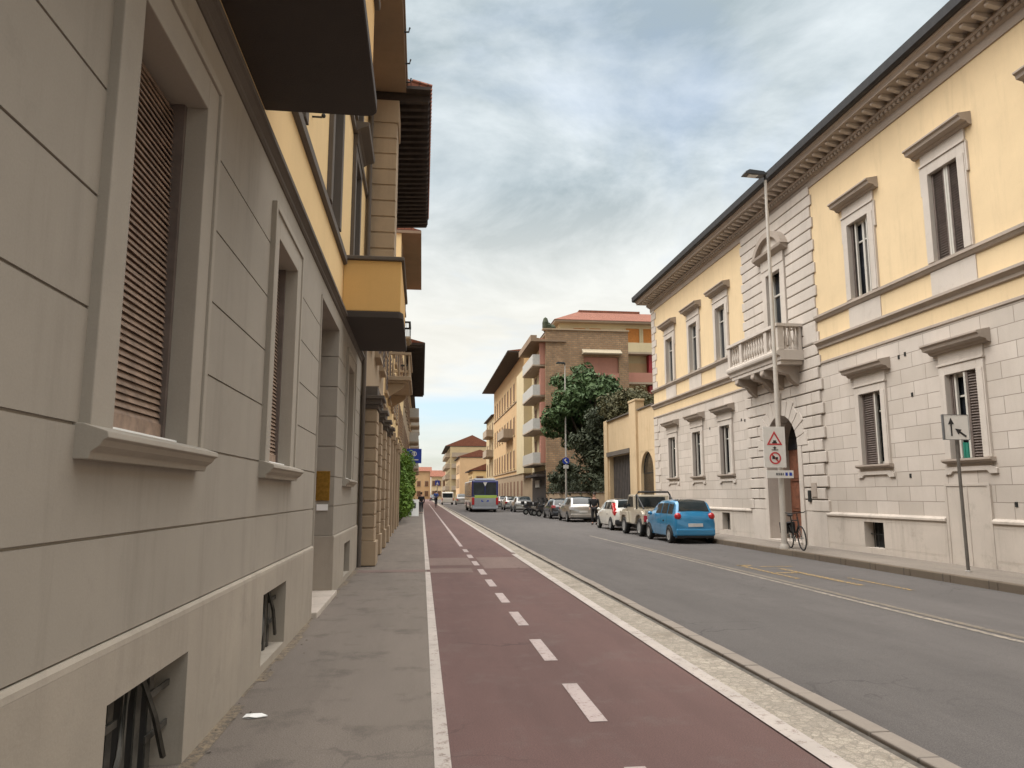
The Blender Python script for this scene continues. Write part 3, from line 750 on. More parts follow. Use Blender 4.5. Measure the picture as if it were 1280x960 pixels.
# portal: voussoirs, deep reveal, door leaf
m = MB(fp); n = 13
def arc(r, t): return (archC - r * math.cos(t), pdoor[3] + r * math.sin(t))
for k in range(n):
    t0, t1 = math.pi * k / n + .008, math.pi * (k + 1) / n - .008
    ro = archR + (.62 if k % 2 == 0 else .5) if k != n // 2 else archR + .75
    P_ = [arc(archR, t0), arc(archR, t1), arc(ro, t1), arc(ro, t0)]
    m.prism(P_, -.45, .10 if k != n // 2 else .16, 'o')
m.b(archC - archR - .24, archC - archR, -.45, .10, -.05, pdoor[3]); m.b(archC + archR, archC + archR + .24, -.45, .10, -.05, pdoor[3])
pt = obj('portal', m, M['p_block'], pz, bevel=.012)
m = MB(fp)
for k in range(16):
    t0, t1 = math.pi * k / 16, math.pi * (k + 1) / 16
    m.prism([arc(archR + .001, t0), arc(archR + .001, t1), arc(archR + .15, t1), arc(archR + .15, t0)], -1.1, -.451, 'o')
m.b(archC - archR - .2, archC - archR - .001, -1.1, -.451, -.05, pdoor[3]); m.b(archC + archR + .001, archC + archR + .2, -1.1, -.451, -.05, pdoor[3])
obj('reveal', m, M['p_trim'], pt)
m = MB(fp); m.b(archC - archR, archC + archR, -.80, -.72, .07, pdoor[3]); m.b(archC - .02, archC + .02, -.72, -.69, .07, pdoor[3])
for k in range(2):
    for z0, z1 in ((.25, .95), (1.05, 1.95), (2.05, 2.95)):
        u0 = archC - archR + .12 + k * archR; m.b(u0, u0 + archR - .24, -.72, -.68, z0, z1); m.b(u0 + .08, u0 + archR - .32, -.68, -.66, z0 + .08, z1 - .08)
dl = obj('door', m, M['door_wood'], pt, bevel=.006)
m = MB(fp); m.prism([arc(archR, math.pi * k / 16) for k in range(17)], -.76, -.70, 'o'); obj('fanlight', m, M['glass'], pt)
m = MB(fp); m.b(archC - archR - .05, archC + archR + .05, -1.1, .18, .0, .14); obj('doorstep', m, M['p_plinth'], pt, bevel=.01)
# central upper window with arched pediment
m = MB(fp); cu = 23.25; a, c = cu - .50, cu + .50
m.b(a - .30, a, -.1, .10, 6.4, 9.25); m.b(c, c + .30, -.1, .10, 6.4, 9.25); m.b(a, c, -.1, .10, 9.05, 9.25)
m.b(a - .30, c + .30, -.1, .12, 9.251, 9.60)
cw = obj('window', m, M['p_block'], pz, bevel=.01)
m = MB(fp); profile(m, [(.10, 9.60), (.16, 9.64), (.30, 9.72), (.32, 9.80), (.05, 9.82)], a - .55, c + .55)
for k in range(14):
    t0, t1 = R(22) + R(136) * k / 14, R(22) + R(136) * (k + 1) / 14
    q = lambda r, t: (cu - r * math.cos(t), 9.36 + r * math.sin(t) * .93)
    m.prism([q(.98, t0), q(.98, t1), q(1.18, t1), q(1.18, t0)], -.1, .30, 'o')
obj('arched_pediment', m, M['p_trim'], cw)
m = MB(fp); m.prism([(cu - .98 * math.cos(R(30) + R(120) * k / 12), 9.36 + .93 * .98 * math.sin(R(30) + R(120) * k / 12)) for k in range(13)], -.1, .14, 'o'); obj('tympanum', m, M['p_block'], cw)
m = MB(fp); m.b(a, c, -.26, -.22, 6.3, 9.05); obj('pane', m, M['glass'], cw)
m = MB(fp)
for u in (a, cu - .05, c - .07): m.b(u, u + .08, -.22, -.16, 6.3, 9.05)
m.b(a + .08, c - .08, -.215, -.165, 8.3, 8.36); obj('frame', m, M['frame_white'], cw)
def louvre_leaf(u0, u1, o, z0, z1, tilt=0.):
    m = MB(fp)
    def oo(u): return o + tilt * (u - u0)
    for p, q in ((u0, u0 + .05), (u1 - .05, u1)): m.prism([(p, oo(p)), (q, oo(q)), (q, oo(q) + .045), (p, oo(p) + .045)], z0, z1, 'z')
    n = int((z1 - z0) / .06)
    for i in range(n):
        z = z0 + .03 + i * .06; 
        m.add([(u0 + .05, oo(u0 + .05) + .005, z + .035), (u1 - .05, oo(u1 - .05) + .005, z + .035), (u1 - .05, oo(u1 - .05) + .042, z), (u0 + .05, oo(u0 + .05) + .042, z)], [(0, 1, 2, 3)])
    m.prism([(u0, oo(u0)), (u1, oo(u1)), (u1, oo(u1) + .01), (u0, oo(u0) + .01)], z0, z1, 'z')
    return m
def p_window(c, z0, z1, upper, state):
    a, b_ = c - .49, c + .49
    m = MB(fp); fw = .24 if upper else .20; pr = .06
    for p, q in ((a - fw, a + .005), (b_ - .005, b_ + fw)):
        m.b(p, q, -.21, pr, z0, z1 + fw); m.b(p + .03 if p < c else p, q if p < c else q - .03, pr, pr + .018, z0, z1 + .0)
    m.b(a + .005, b_ - .005, -.21, pr, z1 - .005, z1 + fw); m.b(a - fw - .02, b_ + fw + .02, -.1, pr + .03, z1 + fw + .001, z1 + fw + .05)
    m.b(a - fw, b_ + fw, -.1, pr - .015, z1 + fw + .05, z1 + fw + .30)
    if upper:
        for p in (a - fw - .05, b_ + fw): m.b(p, p + .05, -.05, pr - .01, z1 - .45, z1 + fw)
    w = obj('window', m, M['p_block'], pz, bevel=.008)
    m = MB(fp); zh = z1 + fw + .30
    profile(m, [(pr - .01, zh), (pr + .04, zh + .03), (pr + .06, zh + .07), (pr + .20, zh + .10), (pr + .22, zh + .17), (pr + .27, zh + .20), (pr + .27, zh + .235), (.02, zh + .30)], a - fw - .22, b_ + fw + .22)
    obj('hood', m, M['p_trim'], w)
    if not upper:
        m = MB(fp); profile(m, [(.03, z0 - .10), (.10, z0 - .08), (.14, z0 - .05), (.14, z0 - .005), (.0, z0)], a - .26, b_ + .26); obj('sill', m, M['p_trim'], w, bevel=.005)
        m = MB(fp); m.prism([(a - .30, z0 - .34), (a - .30, z0 - .24), (a - .12, z0 - .18), (b_ + .12, z0 - .18), (b_ + .30, z0 - .24), (b_ + .30, z0 - .34), (b_ + .1, z0 - .34), (b_ + .02, z0 - .27), (a - .02, z0 - .27), (a - .1, z0 - .34)], -.05, .05, 'o'); obj('apron', m, M['p_block'], w)
    # inside the opening
    m = MB(fp); m.b(a + .005, b_ - .005, -.20, -.165, z0, z1); obj('pane', m, M['glass'], w)
    m = MB(fp)
    for u in (a + .006, c - .045, b_ - .066): m.b(u, u + (.06 if u != c - .045 else .09), -.165, -.105, z0, z1 - .006)
    m.b(a + .066, b_ - .066, -.16, -.11, z0, z0 + .07); m.b(a + .066, b_ - .066, -.16, -.11, z1 - .08, z1 - .006); m.b(a + .066, b_ - .066, -.158, -.115, z0 + (z1 - z0) * .72, z0 + (z1 - z0) * .72 + .04)
    obj('frame', m, M['frame_white'], w)
    zs0, zs1 = z0 + .01, z1 - .012
    def leaf(u0, u1, o, tilt=0.): obj('shutter', louvre_leaf(u0, u1, o, zs0, zs1, tilt), M['louvre'], w)
    def stile(u, o): obj('stile', MB(fp).b(u, u + .055, o, o + .055, zs0, zs1), M['frame_white'], w)
    if state == 'closed':
        leaf(a + .012, c - .065, -.075); leaf(c + .065, b_ - .012, -.075); stile(c - .062, -.078); stile(c + .006, -.078)
    elif state == 'half':
        leaf(b_ - .58, b_ - .012, -.05, -.06); stile(b_ - .64, -.06); leaf(a + .012, a + .10, -.09, .3)
    elif state == 'half2':
        leaf(a + .012, a + .37, -.09, .22); stile(a + .38, -.02); leaf(b_ - .15, b_ - .012, -.07, -.2); stile(b_ - .22, -.09)
    elif state == 'open':
        leaf(a + .012, a + .13, -.09, .3); leaf(b_ - .14, b_ - .012, -.06, -.3); stile(a + .20, -.10); stile(b_ - .26, -.10)
    return w
gs = {14.9: 'half', 18.3: 'half2', 27.9: 'open', 30.95: 'open', 34.15: 'open'}
us_ = {14.9: 'closed', 18.3: 'open', 27.9: 'none', 30.95: 'none', 34.15: 'none', 11.45: 'closed'}
for c in GW:
    if c < 5: continue
    p_window(c, GZ0, GZ1, False, {14.9: 'half2', 18.3: 'half'}.get(c, gs.get(c, 'closed')))
    p_window(c, UZ0, UZ1, True, us_.get(c, 'closed'))
m = MB(fp)
for k in range(9): u0_ = 14.86 + k * .05; m.b(u0_, u0_ + .05, -.10 + .012 * (k % 2), -.075 + .012 * (k % 2), GZ0 + .012, GZ0 + .34 + .01 * (k % 3))
tag(obj('green_cloth', m, M['sign_green']), 'green cloth hung in the ground floor palazzo window behind the lane sign', 'cloth')
# cellar windows
for a, c, z0, z1 in cell:
    m = MB(fp); m.b(a, c, -.29, -.26, z0, z1); w = obj('cellar_opening', m, M['black'], pz)
    m = MB(fp)
    for k in range(4): u = a + (c - a) * (k + .7) / 4.4; m.b(u, u + .02, -.16, -.14, z0, z1)
    m.b(a, c, -.17, -.13, (z0 + z1) / 2, (z0 + z1) / 2 + .02); obj('iron_bars', m, M['iron'], w)
for u, z in ((17.0, 4.95), (16.75, 4.98), (16.6, 3.95), (16.9, 2.0), (13.7, 1.35), (18.4, 6.35), (18.25, 6.35), (29.5, 4.25), (26.4, 4.3), (26.1, 4.25)): obj('wall_vent', MB(fp).b(u, u + .07, -.01, .012, z, z + .10), M['iron'], pz)
m = MB(fp); m.b(21.55, 21.68, .06, .12, 1.38, 1.72); obj('intercom', m, M['iron'], pz, bevel=.006)
m = MB(fp); m.b(21.2, 21.5, .06, .10, 1.52, 1.95); obj('letter_box', m, M['p_trim'], pz, bevel=.006)
# main cornice with brackets
m = MB(fp); R0, R1 = PS, PE
e = PE + .62
m.prism([(-.3, 11.02), (.03, 11.02), (.05, 11.10), (.05, 11.22), (.12, 11.26), (.14, 11.34), (-.3, 11.34)], R0, PE + .12)
u = R0
while u < PE: m.b(u, u + .09, .139, .20, 11.262, 11.342); u += .17
m.prism([(-.3, 11.341), (.22, 11.345), (.22, 11.42), (-.3, 11.42)], R0, PE + .2)
m.prism([(-.3, 11.56), (.62, 11.56), (.62, 11.60), (.66, 11.66), (.70, 11.68), (.70, 11.72), (-.3, 11.72)], R0, e)
m.prism([(-.3, 11.421), (.13, 11.421), (.13, 11.559), (-.3, 11.559)], R0, PE + .1)
cor = obj('cornice', m, M['p_trim'], pz)
m = MB(fp); u = 9.0
m.prism([(.12, 11.43), (.30, 11.45), (.42, 11.48), (.50, 11.485), (.52, 11.556), (.12, 11.556)], u, u + .115); m.ball((u + .0575, .51, 11.515), (.055, .035, .038), 8, 6)
br0 = obj('bracket', m, M['p_block'], cor, smooth=False)
u += .36
while u < PE: copy_tree(br0, cor, (0, u - 9.0, 0)); u += .36
m = MB(fp); m.prism([(-.4, 11.721), (.78, 11.721), (.84, 11.76), (.85, 11.98), (.82, 12.0), (-.4, 12.0)], R0, e + .1); obj('gutter', m, M['gutter'], pz)
m = MB(fp); m.prism([(.78, 12.001), (.78, 12.02), (-6.5, 14.4), (-14, 12.0)], R0, e + .12); obj('roof', m, M['roof_tile'], pz)
# the stone balcony
bu0, bu1, bo = 21.55, 25.45, .93
m = MB(fp); profile(m, [(bo - .12, 5.74), (bo - .10, 5.86), (bo - .02, 5.90), (bo, 5.96), (bo, 6.03), (bo - .04, 6.06)], bu0, bu1); m.b(bu0 + .1, bu1 - .1, -.1, bo - .15, 5.62, 5.74)
bc = obj('balcony', m, M['p_block'], pz, bevel=.008)
for u in (bu0 + .35, 22.85, 23.55, bu1 - .62):
    m = MB(fp); m.prism([(-.02, 5.62), (bo - .16, 5.62), (bo - .14, 5.50), (bo - .22, 5.40), (.40, 5.34), (.30, 5.18), (.16, 5.05), (-.02, 4.92)], u, u + .26); m.ball((u + .13, bo - .18, 5.49), (.12, .07, .08), 8, 6)
    obj('bracket', m, M['p_trim'], bc, bevel=.01)
m = MB(fp)
piers = [bu0 + .02, 22.35, 24.25, bu1 - .22]
for u in piers: m.b(u, u + .20, bo - .26, bo - .06, 6.061, 6.80)
for u in (bu0 + .02, bu1 - .22): m.b(u + .02, u + .18, .07, .16, 6.061, 6.80)
m.b(bu0 - .02, bu1 + .02, bo - .29, bo - .02, 6.801, 6.90); m.b(bu0 - .02, bu0 + .26, .04, bo - .291, 6.801, 6.90); m.b(bu1 - .26, bu1 + .02, .04, bo - .291, 6.801, 6.90)
m.b(bu0, bu1, bo - .25, bo - .07, 6.062, 6.12)
obj('balustrade', m, M['p_block'], bc, bevel=.008)
prof = [(.045, 6.12), (.045, 6.17), (.03, 6.19), (.062, 6.32), (.065, 6.38), (.03, 6.58), (.028, 6.66), (.045, 6.70), (.045, 6.80)]
m = MB(fp); m.lathe(prof, (0, 0, 0), 8); bal0 = None
spots = []
for a, c in zip(piers, piers[1:]):
    n = max(2, int((c - a - .2) / .17)); spots += [(a + .2 + (c - a - .2) * (k + .5) / n, bo - .16) for k in range(n)]
for u in (bu0 + .12, bu1 - .12): spots += [(u, .26 + k * .155) for k in range(3)]
for u, o_ in spots:
    if bal0 is None:
        m = MB(fp); m.lathe(prof, (u, o_, 0), 8); bal0 = obj('baluster', m, M['p_block'], bc, smooth=True); bu_, bo_ = u, o_
    else: copy_tree(bal0, bc, (-(o_ - bo_), u - bu_, 0))
obj('pedestal', MB(fp).b(20.76, 21.5, -.1, .06, 6.172, 6.738), M['p_block'], pz, bevel=.006); obj('pedestal', MB(fp).b(25.5, 25.74, -.1, .06, 6.172, 6.738), M['p_block'], pz, bevel=.006)

# ------------------------------------------------------------------ RIGHT: gate house wall
gt = thing('gate_house', 'low stained ochre wall with a garage opening and an iron arched gate beside the palazzo', 'building', (XR, 42, 0))
fg = Fr('R', XR)
m = MB(fg); m.wall(36.95, 47.4, 0, 6.2, -.4, -.02, [(37.35, 39.6, 0, 3.9), (41.35, 46.4, 0, 3.95)]); m.b(38, 47.4, -6, -5.7, 0, 6.2); m.b(47.1, 47.4, -5.7, -.41, 0, 6.2)
obj('wall', m, M['gate_yellow'], gt)
m = MB(fg); m.b(39.95, 41.25, -.4, .12, 0, 6.75); m.b(39.9, 41.3, -.42, .16, 6.751, 6.87); obj('pier', m, M['gate_yellow'], gt, bevel=.02); obj('pier', MB(fg).b(46.6, 47.45, -.4, .08, 0, 6.3), M['gate_yellow'], gt, bevel=.02)
m = MB(fg); m.b(41.3, 46.58, -.3, .14, 3.96, 4.22); m.b(41.26, 46.6, -.35, .1, 6.201, 6.27); m.b(36.95, 39.9, -.35, .06, 6.201, 6.27); obj('lintel', m, M['dark_trim'], gt)
m = MB(fg); m.b(41.36, 46.4, -.33, -.28, 0, 3.95)
for k in range(14): m.b(41.4 + k * .36, 41.42 + k * .36 + .2, -.28, -.25, 0, 3.9)
obj('garage_door', m, M['garage'], gt)
m = MB(fg); m.b(41.4, 46.3, -.24, -.19, 0, 1.35); obj('white_gate_panel', m, M['concrete'], gt)
m = MB(fg); gc = 38.47
for k in range(13):
    u = 37.38 + k * .182; hh = 2.75 + math.sqrt(max(0, 1.1 ** 2 - (u - gc) ** 2)); m.tube([(u, -.2, .1), (u, -.2, hh)], .022, 5)
for z in (.25, 1.25, 2.7): m.b(37.36, 39.6, -.22, -.18, z, z + .06)
m.b(37.36, 39.6, -.22, -.2, .1, 1.3)
for k in range(12):
    t0, t1 = math.pi * k / 12, math.pi * (k + 1) / 12
    m.tube([(gc - 1.1 * math.cos(t0), -.2, 2.75 + 1.1 * math.sin(t0)), (gc - 1.1 * math.cos(t1), -.2, 2.75 + 1.1 * math.sin(t1))], .035, 5)
obj('iron_gate', m, M['iron'], gt)
m = MB(fg); m.prism([(37.35, 3.9), (37.35, 2.75)] + [(gc - 1.12 * math.cos(math.pi * k / 14), 2.75 + 1.12 * math.sin(math.pi * k / 14)) for k in range(1, 14)] + [(39.6, 2.75), (39.6, 3.9)], -.39, -.03, 'o'); obj('arch_spandrel', m, M['gate_yellow'], gt)

# ------------------------------------------------------------------ foliage
def leaf_cloud(m, blobs, n, size, hollow=.55, droop=0.):
    tot = sum(b_[3] * b_[4] * b_[5] for b_ in blobs)
    for bx, by, bz, rx, ry, rz in blobs:
        k = int(n * rx * ry * rz / tot)
        for _ in range(k):
            while True:
                x, y, z = (random.uniform(-1, 1) for _ in range(3)); d = math.sqrt(x * x + y * y + z * z)
                if .05 < d < 1 and d > hollow * random.random() ** .4: break
            j = 1 + .18 * math.sin(5.1 * x + bx) * math.sin(4.3 * y + by) + .12 * math.sin(9 * z + 3 * x)
            c = Vector((bx + x * rx * j, by + y * ry * j, bz + z * rz * j))
            nrm = Vector((x + random.gauss(0, .6), y + random.gauss(0, .6), z + random.gauss(0, .6) + .3)).normalized()
            t = nrm.orthogonal().normalized(); t = Matrix.Rotation(random.uniform(0, 6.28), 3, nrm) @ t; q = nrm.cross(t)
            s = size * random.uniform(.6, 1.35)
            bend = nrm * (-s * .25)
            m.add([tuple(c - t * s), tuple(c - q * s * .45 + bend * 0), tuple(c + t * s + bend), tuple(c + q * s * .45)], [(0, 1, 2, 3)])
def tree(label, base, trunk_h, r, blobs, n, size, lm, group=None, hollow=.55):
    t = thing('tree', label, 'tree', base, group)
    x, y, z = base
    m = MB(); m.tube([(x, y, z), (x + .1, y, z + trunk_h * .5), (x, y + .1, z + trunk_h)], [r, r * .8, r * .65], 8)
    for b_ in blobs:
        m.tube([(x, y, z + trunk_h * .75), ((x + b_[0]) / 2, (y + b_[1]) / 2, (z + trunk_h * .7 + b_[2]) / 2), (b_[0], b_[1], b_[2])], [r * .5, r * .3, r * .1], 6)
    obj('trunk', m, M['bark'], t, smooth=True)
    m = MB(); leaf_cloud(m, blobs, n, size, hollow); obj('crown', m, M[lm], t, recalc=False); return t
def blobs_in(c, r, n, s0, s1, seed):
    rnd = random.Random(seed); out = []
    for _ in range(n):
        while True:
            x, y, z = (rnd.uniform(-1, 1) for _ in range(3))
            if x * x + y * y + z * z < 1: break
        s = rnd.uniform(s0, s1); out.append((c[0] + x * r[0], c[1] + y * r[1], c[2] + z * r[2], s, s * 1.05, s * .75))
    return out
tree('broad bright green evergreen tree rising in front of the brick house', (13.4, 58, 0), 5.5, .3, blobs_in((12.55, 58, 8.7), (2.75, 2.3, 3.0), 44, .8, 1.3, 3), 16500, .20, 'leaf_bright')
tree('dark dense holm oak behind the far street lamp', (13.9, 53, 0), 3.2, .28, blobs_in((13.2, 53, 5.0), (2.2, 2.2, 3.6), 48, .75, 1.2, 5), 15000, .14, 'leaf_dark')
tree('dull olive tree spreading above the ochre gate house', (16.4, 52, 0), 5, .22, blobs_in((15.0, 50.5, 7.7), (2.5, 1.8, 1.0), 32, .6, 1.0, 8), 10000, .13, 'leaf_olive')
tree('small dark tree at the foot of the brick house', (12.7, 62, 0), 2.2, .16, blobs_in((12.0, 62, 3.4), (1.0, 1.3, 1.3), 14, .5, .85, 12), 3500, .14, 'leaf_dark')
# garden wall with dark hedge in front of the trees
gw = thing('garden_wall', 'low brown garden wall between the ochre gate house and the brick house', 'wall', (XR, 59, 0))
m = MB(fg); m.b(47.5, 70.4, -.35, 0, 0, 1.7); obj('wall', m, M['tan'], gw)
m = MB(fg); m.b(47.48, 70.4, -.4, .05, 1.701, 1.8); obj('coping', m, M['dark_trim'], gw)
m = MB(); leaf_cloud(m, [(XR + .3, 48.6 + k * 1.3, 2.1 + .2 * math.sin(k * 2.2), .55, .9, .7) for k in range(17)], 5200, .10); 
hd = thing('hedge', 'dark hedge showing over the low brown garden wall', 'hedge', (XR + .3, 59, 0)); obj('foliage', m, M['leaf_dark'], hd, recalc=False)
m = MB()
for k in range(12): m.tube([(XR + .6, 49 + k * 1.8, 0), (XR + .45, 49 + k * 1.8, 2.0)], .04, 5)
obj('stem', m, M['bark'], hd)
# left climbing hedge
hd = thing('hedge', 'tall bright green climbing hedge overhanging the left pavement', 'hedge', (-1.2, 48, 0))
hb = [(-1.15 + .25 * math.sin(k * 1.9), 41.5 + k * .75, 1.0 + (k % 4) * .85, .50 + .08 * math.sin(k), .8, .75) for k in range(22)]
m = MB(); leaf_cloud(m, hb, 9000, .10, .4); obj('foliage', m, M['leaf_hedge'], hd, recalc=False)
m = MB()
for k in range(8): m.tube([(-1.3, 42 + k * 1.9, 0), (-1.28, 42.3 + k * 1.9, 1.6), (-1.2, 42 + k * 1.9, 3.2)], [.05, .04, .02], 5)
obj('stem', m, M['bark'], hd)

# ------------------------------------------------------------------ RIGHT: brick house, red balcony block, orange house
bk = thing('brick_house', 'tall brown brick house with stacked concrete balconies behind the green trees', 'building', (XR, 78, 0))
fb = Fr('R', XR); fn = Fr('N', 70.6)
bw = [(u, z) for z in (4.9, 8.2, 11.5, 14.4) for u in (74, 77, 81.5, 84.5)]
m = MB(fb); m.wall(70.92, 86.2, 3.9, 16.4, -.3, 0, [(u - .55, u + .55, z, z + 2.1) for u, z in bw]); m.b(80, 86.2, 0, .9, 3.9, 15.3)
obj('street_wall', m, M['cream'], bk)
m = MB(fn); m.wall(XR, 20.1, 0, 17.6, -.3, 0, [(15.6, 19.1, 13.3, 15.0)]); m.b(XR + .3, 20.1, -15, -.31, 0, 16.4); obj('brick_wall', m, M['brick_wall'], bk)
m = MB(fn); m.b(XR - .3, 20.2, -.5, .12, 17.601, 17.75); obj('coping', m, M['tan'], bk)
m = MB(fn); m.prism([(.7, 15.2), (.72, 15.3), (0.001, 15.75), (0.001, 15.2)], 15.4, 19.3); obj('awning', m, M['awning'], bk)
m = MB(fn); m.b(15.6, 19.1, -.29, -.2, 13.3, 15.0); m.b(15.6, 19.1, .0, .06, 12.6, 13.4); obj('loggia', m, M['pink_red'], bk)
for u, z in bw: simple_window(fb, bk, u, z, 1.1, 2.1, M['concrete'], M['shutter_brown'], 'shutter')
for z in (4.6, 7.9, 11.2, 14.2):
    slab_balcony(fb, bk, 71.0, 78.5, z, 1.25, M['concrete'], M['glassrail'], 'solid', 1.0)
m = MB(fb)
for z in (4.6, 7.9, 11.2, 14.2): m.b(70.95, 71.6, .001, .5, z + .01, z + 2.6)
obj('balcony_screen', m, M['pink_red'], bk)
m = MB(fb); m.b(70.4, 79.5, -2, 1.5, 16.401, 16.6); m.b(70.4, 79.5, .9, 1.5, 16.6, 17.0); obj('eaves', m, M['brown_soffit'], bk)
m = MB(fb); m.b(70.92, 79.5, -.3, .05, .0, 3.9); obj('shop_front', m, M['shop_dark'], bk)
m = MB(fb); m.b(79.51, 86.2, -.3, .05, .0, 3.9); obj('ground_floor', m, M['tan'], bk)
m = MB(fb); m.b(71, 79, .05, .9, 3.3, 3.55); obj('canopy', m, M['wood_dark'], bk)
m = MB(fb); m.b(74, 76.5, .06, .2, 2.3, 3.0); obj('shop_sign', m, M['glassrail'], bk)
m = MB(fn)
for x, h in ((12.0, 1.5), (12.3, 1.0), (12.7, .8)): m.ball((x, -1.2, 17.6 + h * .5), (.35, .35, h * .55), 7, 5)
obj('roof_plants', m, M['leaf_dark'], bk)
m = MB(fb); m.lathe([(.03, 0), (.35, .08), (.55, .22)], (76, .2, 17.6), 12); m.tube([(76, .2, 16.6), (76, .2, 17.7)], .04, 6); obj('satellite_dish', m, M['concrete'], bk, smooth=True)
rb = thing('apartment_block', 'cream top floor block with red balconies and red tiled roof above the brick house', 'building', (24, 76, 0))
f9 = Fr('N', 76.0)
m = MB(f9); m.wall(14.2, 29, 0, 19.6, -.3, 0, [(15.7, 17.0, 17.9, 19.1), (17.4, 18.7, 17.9, 19.1), (21.4, 22.9, 17.6, 19.2), (23.3, 24.8, 17.6, 19.2)]); m.b(14.2, 29, -12, -.31, 0, 19.6); obj('wall', m, M['cream'], rb)
for u, z, w, h in ((16.35, 17.9, 1.3, 1.2), (18.05, 17.9, 1.3, 1.2), (22.15, 17.6, 1.5, 1.6), (24.05, 17.6, 1.5, 1.6)): simple_window(f9, rb, u, z, w, h, M['cream'], M['shutter_orange'], 'blind')
m = MB(f9); m.b(13.6, 29.5, -12.5, .8, 19.601, 19.8); obj('eaves', m, M['concrete'], rb)
m = MB(f9); m.add([(13.5, .9, 19.801), (29.6, .9, 19.801), (29.6, -12.6, 19.801), (13.5, -12.6, 19.801), (16.8, -3.5, 21.7), (27, -3.5, 21.7), (27, -8, 21.7), (16.8, -8, 21.7)], [(0, 1, 5, 4), (1, 2, 6, 5), (2, 3, 7, 6), (3, 0, 4, 7), (4, 5, 6, 7), (3, 2, 1, 0)]); obj('roof', m, M['roof_tile'], rb)
m = MB(f9); m.b(17.2, 24.2, -7.5, -4, 21.701, 22.1); obj('roof_lantern', m, M['roof_tile'], rb)
for z in (9.8, 13.2, 16.4):
    m = MB(f9); m.b(20.2, 29, 0, 1.3, z - .2, z); b_ = obj('balcony', m, M['concrete'], rb)
    m = MB(f9); m.b(20.2, 24.0, 1.2, 1.28, z + .001, z + 1.0); m.b(20.2, 20.28, 0, 1.2, z + .001, z + 1.0); obj('railing', m, M['pink_red'] if z < 16 else M['cream'], b_)
    if z < 16:
        m = MB(f9); m.b(24.001, 29, 1.2, 1.28, z + .001, z + 1.0); obj('railing', m, M['glassrail'], b_)
        m = MB(f9); m.b(20.4, 23.6, .001, .06, z + .05, z + 2.2); obj('blind', m, M['peach'], rb)
        m = MB(f9); m.b(23.6, 25.2, .001, .9, z + .01, z + 3.1); obj('red_panel', m, M['red_panel'], rb)
        m = MB(f9); m.b(25.4, 27.5, .001, .03, z + .1, z + 2.2); obj('pane', m, M['glass'], rb)
oh, fo = house('orange_house', 'four storey orange house with deep black eaves beyond the brick house', 'R', XR, 86.25, 123.5, 18.3, 'orange_w', (4.9, 9.2, 13.6), [88.5 + k * 3.6 for k in range(10)], (1.15, 2.3), eave=2.0, eavem='wood_dark', rise=1.2, ground=4.1, ground_m='tan', trim='pale_tan')
for z in (4.5, 13.2): 
    m = MB(fo); m.b(86.25, 123.5, .001, .12, z, z + .15); obj('string_course', m, M['tan'], oh)
slab_balcony(fo, oh, 97, 105, 9.15, 1.3, M['concrete'], M['concrete'], 'solid'); 
m = MB(fo)
for k in range(10): m.b(87.4 + k * 3.6, 88.6 + k * 3.6, .061, .09, .1, 3.2)
obj('shop_door', m, M['shutter_brown'], oh)
yh, fy = house('apartment_house', 'yellow house with bracketed balconies and roof garden past the orange house', 'R', XR, 123.55, 138, 14.6, 'pale_tan', (4.8, 8.2, 11.6), (126, 130.5, 135), (1.1, 2.0), eave=.5, trim='quoin')
for z in (8.0, 11.4): slab_balcony(fy, yh, 124.5, 132, z, 1.2, M['concrete'], M['concrete'], 'solid')
rh, fr_ = house('low_house', 'low yellow house with red tiled roof just above the bus', 'R', 9.6, 142, 156, 6.0, 'yellow', (3.4,), (145, 149, 153), (1.2, 1.5), eave=.7, depth=8, rise=2.0, roofm='roof_tile')
fs = Fr('N', 142); 
for u in (10.9, 13.6): simple_window(fs, rh, u, 3.5, 1.3, 1.5, M['cream'], M['shutter_brown'], 'shutter')
gh_, fg_ = house('gabled_house', 'peach rendered house with a blank side wall in front of the red roofed block', 'R', 8.4, 168, 186, 9.8, 'peach', (3.2, 6.4), (171, 176, 181), (1.2, 1.8), eave=.5, depth=9, rise=1.8)
fb_, fbr = house('red_roofed_block', 'far block of stacked balconies under a red hipped roof at the end of the street', 'R', 7.6, 205, 245, 14.6, 'pale_tan', (3, 6, 9, 12), (209, 216, 223, 230, 237), (1.4, 1.8), eave=1.4, depth=12, rise=3.2)
for z in (2.9, 5.9, 8.9, 11.9):
    for u in (206, 214, 222, 230): slab_balcony(fbr, fb_, u, u + 5, z, 1.3, M['concrete'], M['concrete'], 'solid')
fbn = Fr('N', 205)
for z in (2.9, 5.9, 8.9, 11.9): slab_balcony(fbn, fb_, 8.0, 14, z, 1.2, M['concrete'], M['concrete'], 'solid')
# closing houses at the far bend
def end_house(label, x0, x1, y0, H, wallm, rise, n):
    t = thing('end_house', label, 'building', ((x0 + x1) / 2, y0, 0)); f = Fr('N', y0); us = [x0 + (x1 - x0) * (k + .5) / n for k in range(n)]
    m = MB(f); m.wall(x0, x1, -.2, H, -.3, 0, [(u - .55, u + .55, z, z + 1.7) for u in us for z in (1.0, 4.4) if z + 2 < H]); m.b(x0, x1, -9, -.31, -.2, H); obj('wall', m, M[wallm], t)
    m = MB(f); m.add([(x0 - .4, .5, H), (x1 + .4, .5, H), (x1 + .4, -9.5, H), (x0 - .4, -9.5, H), (x0 - .4, -4.5, H + rise), (x1 + .4, -4.5, H + rise)], [(0, 1, 5, 4), (2, 3, 4, 5), (0, 4, 3), (1, 2, 5), (3, 2, 1, 0)]); obj('roof', m, M['roof_tile'], t)
    for u in us:
        for z in (1.0, 4.4):
            if z + 2 < H: simple_window(f, t, u, z, 1.1, 1.7, M['concrete'], M['shutter_brown'], 'shutter')
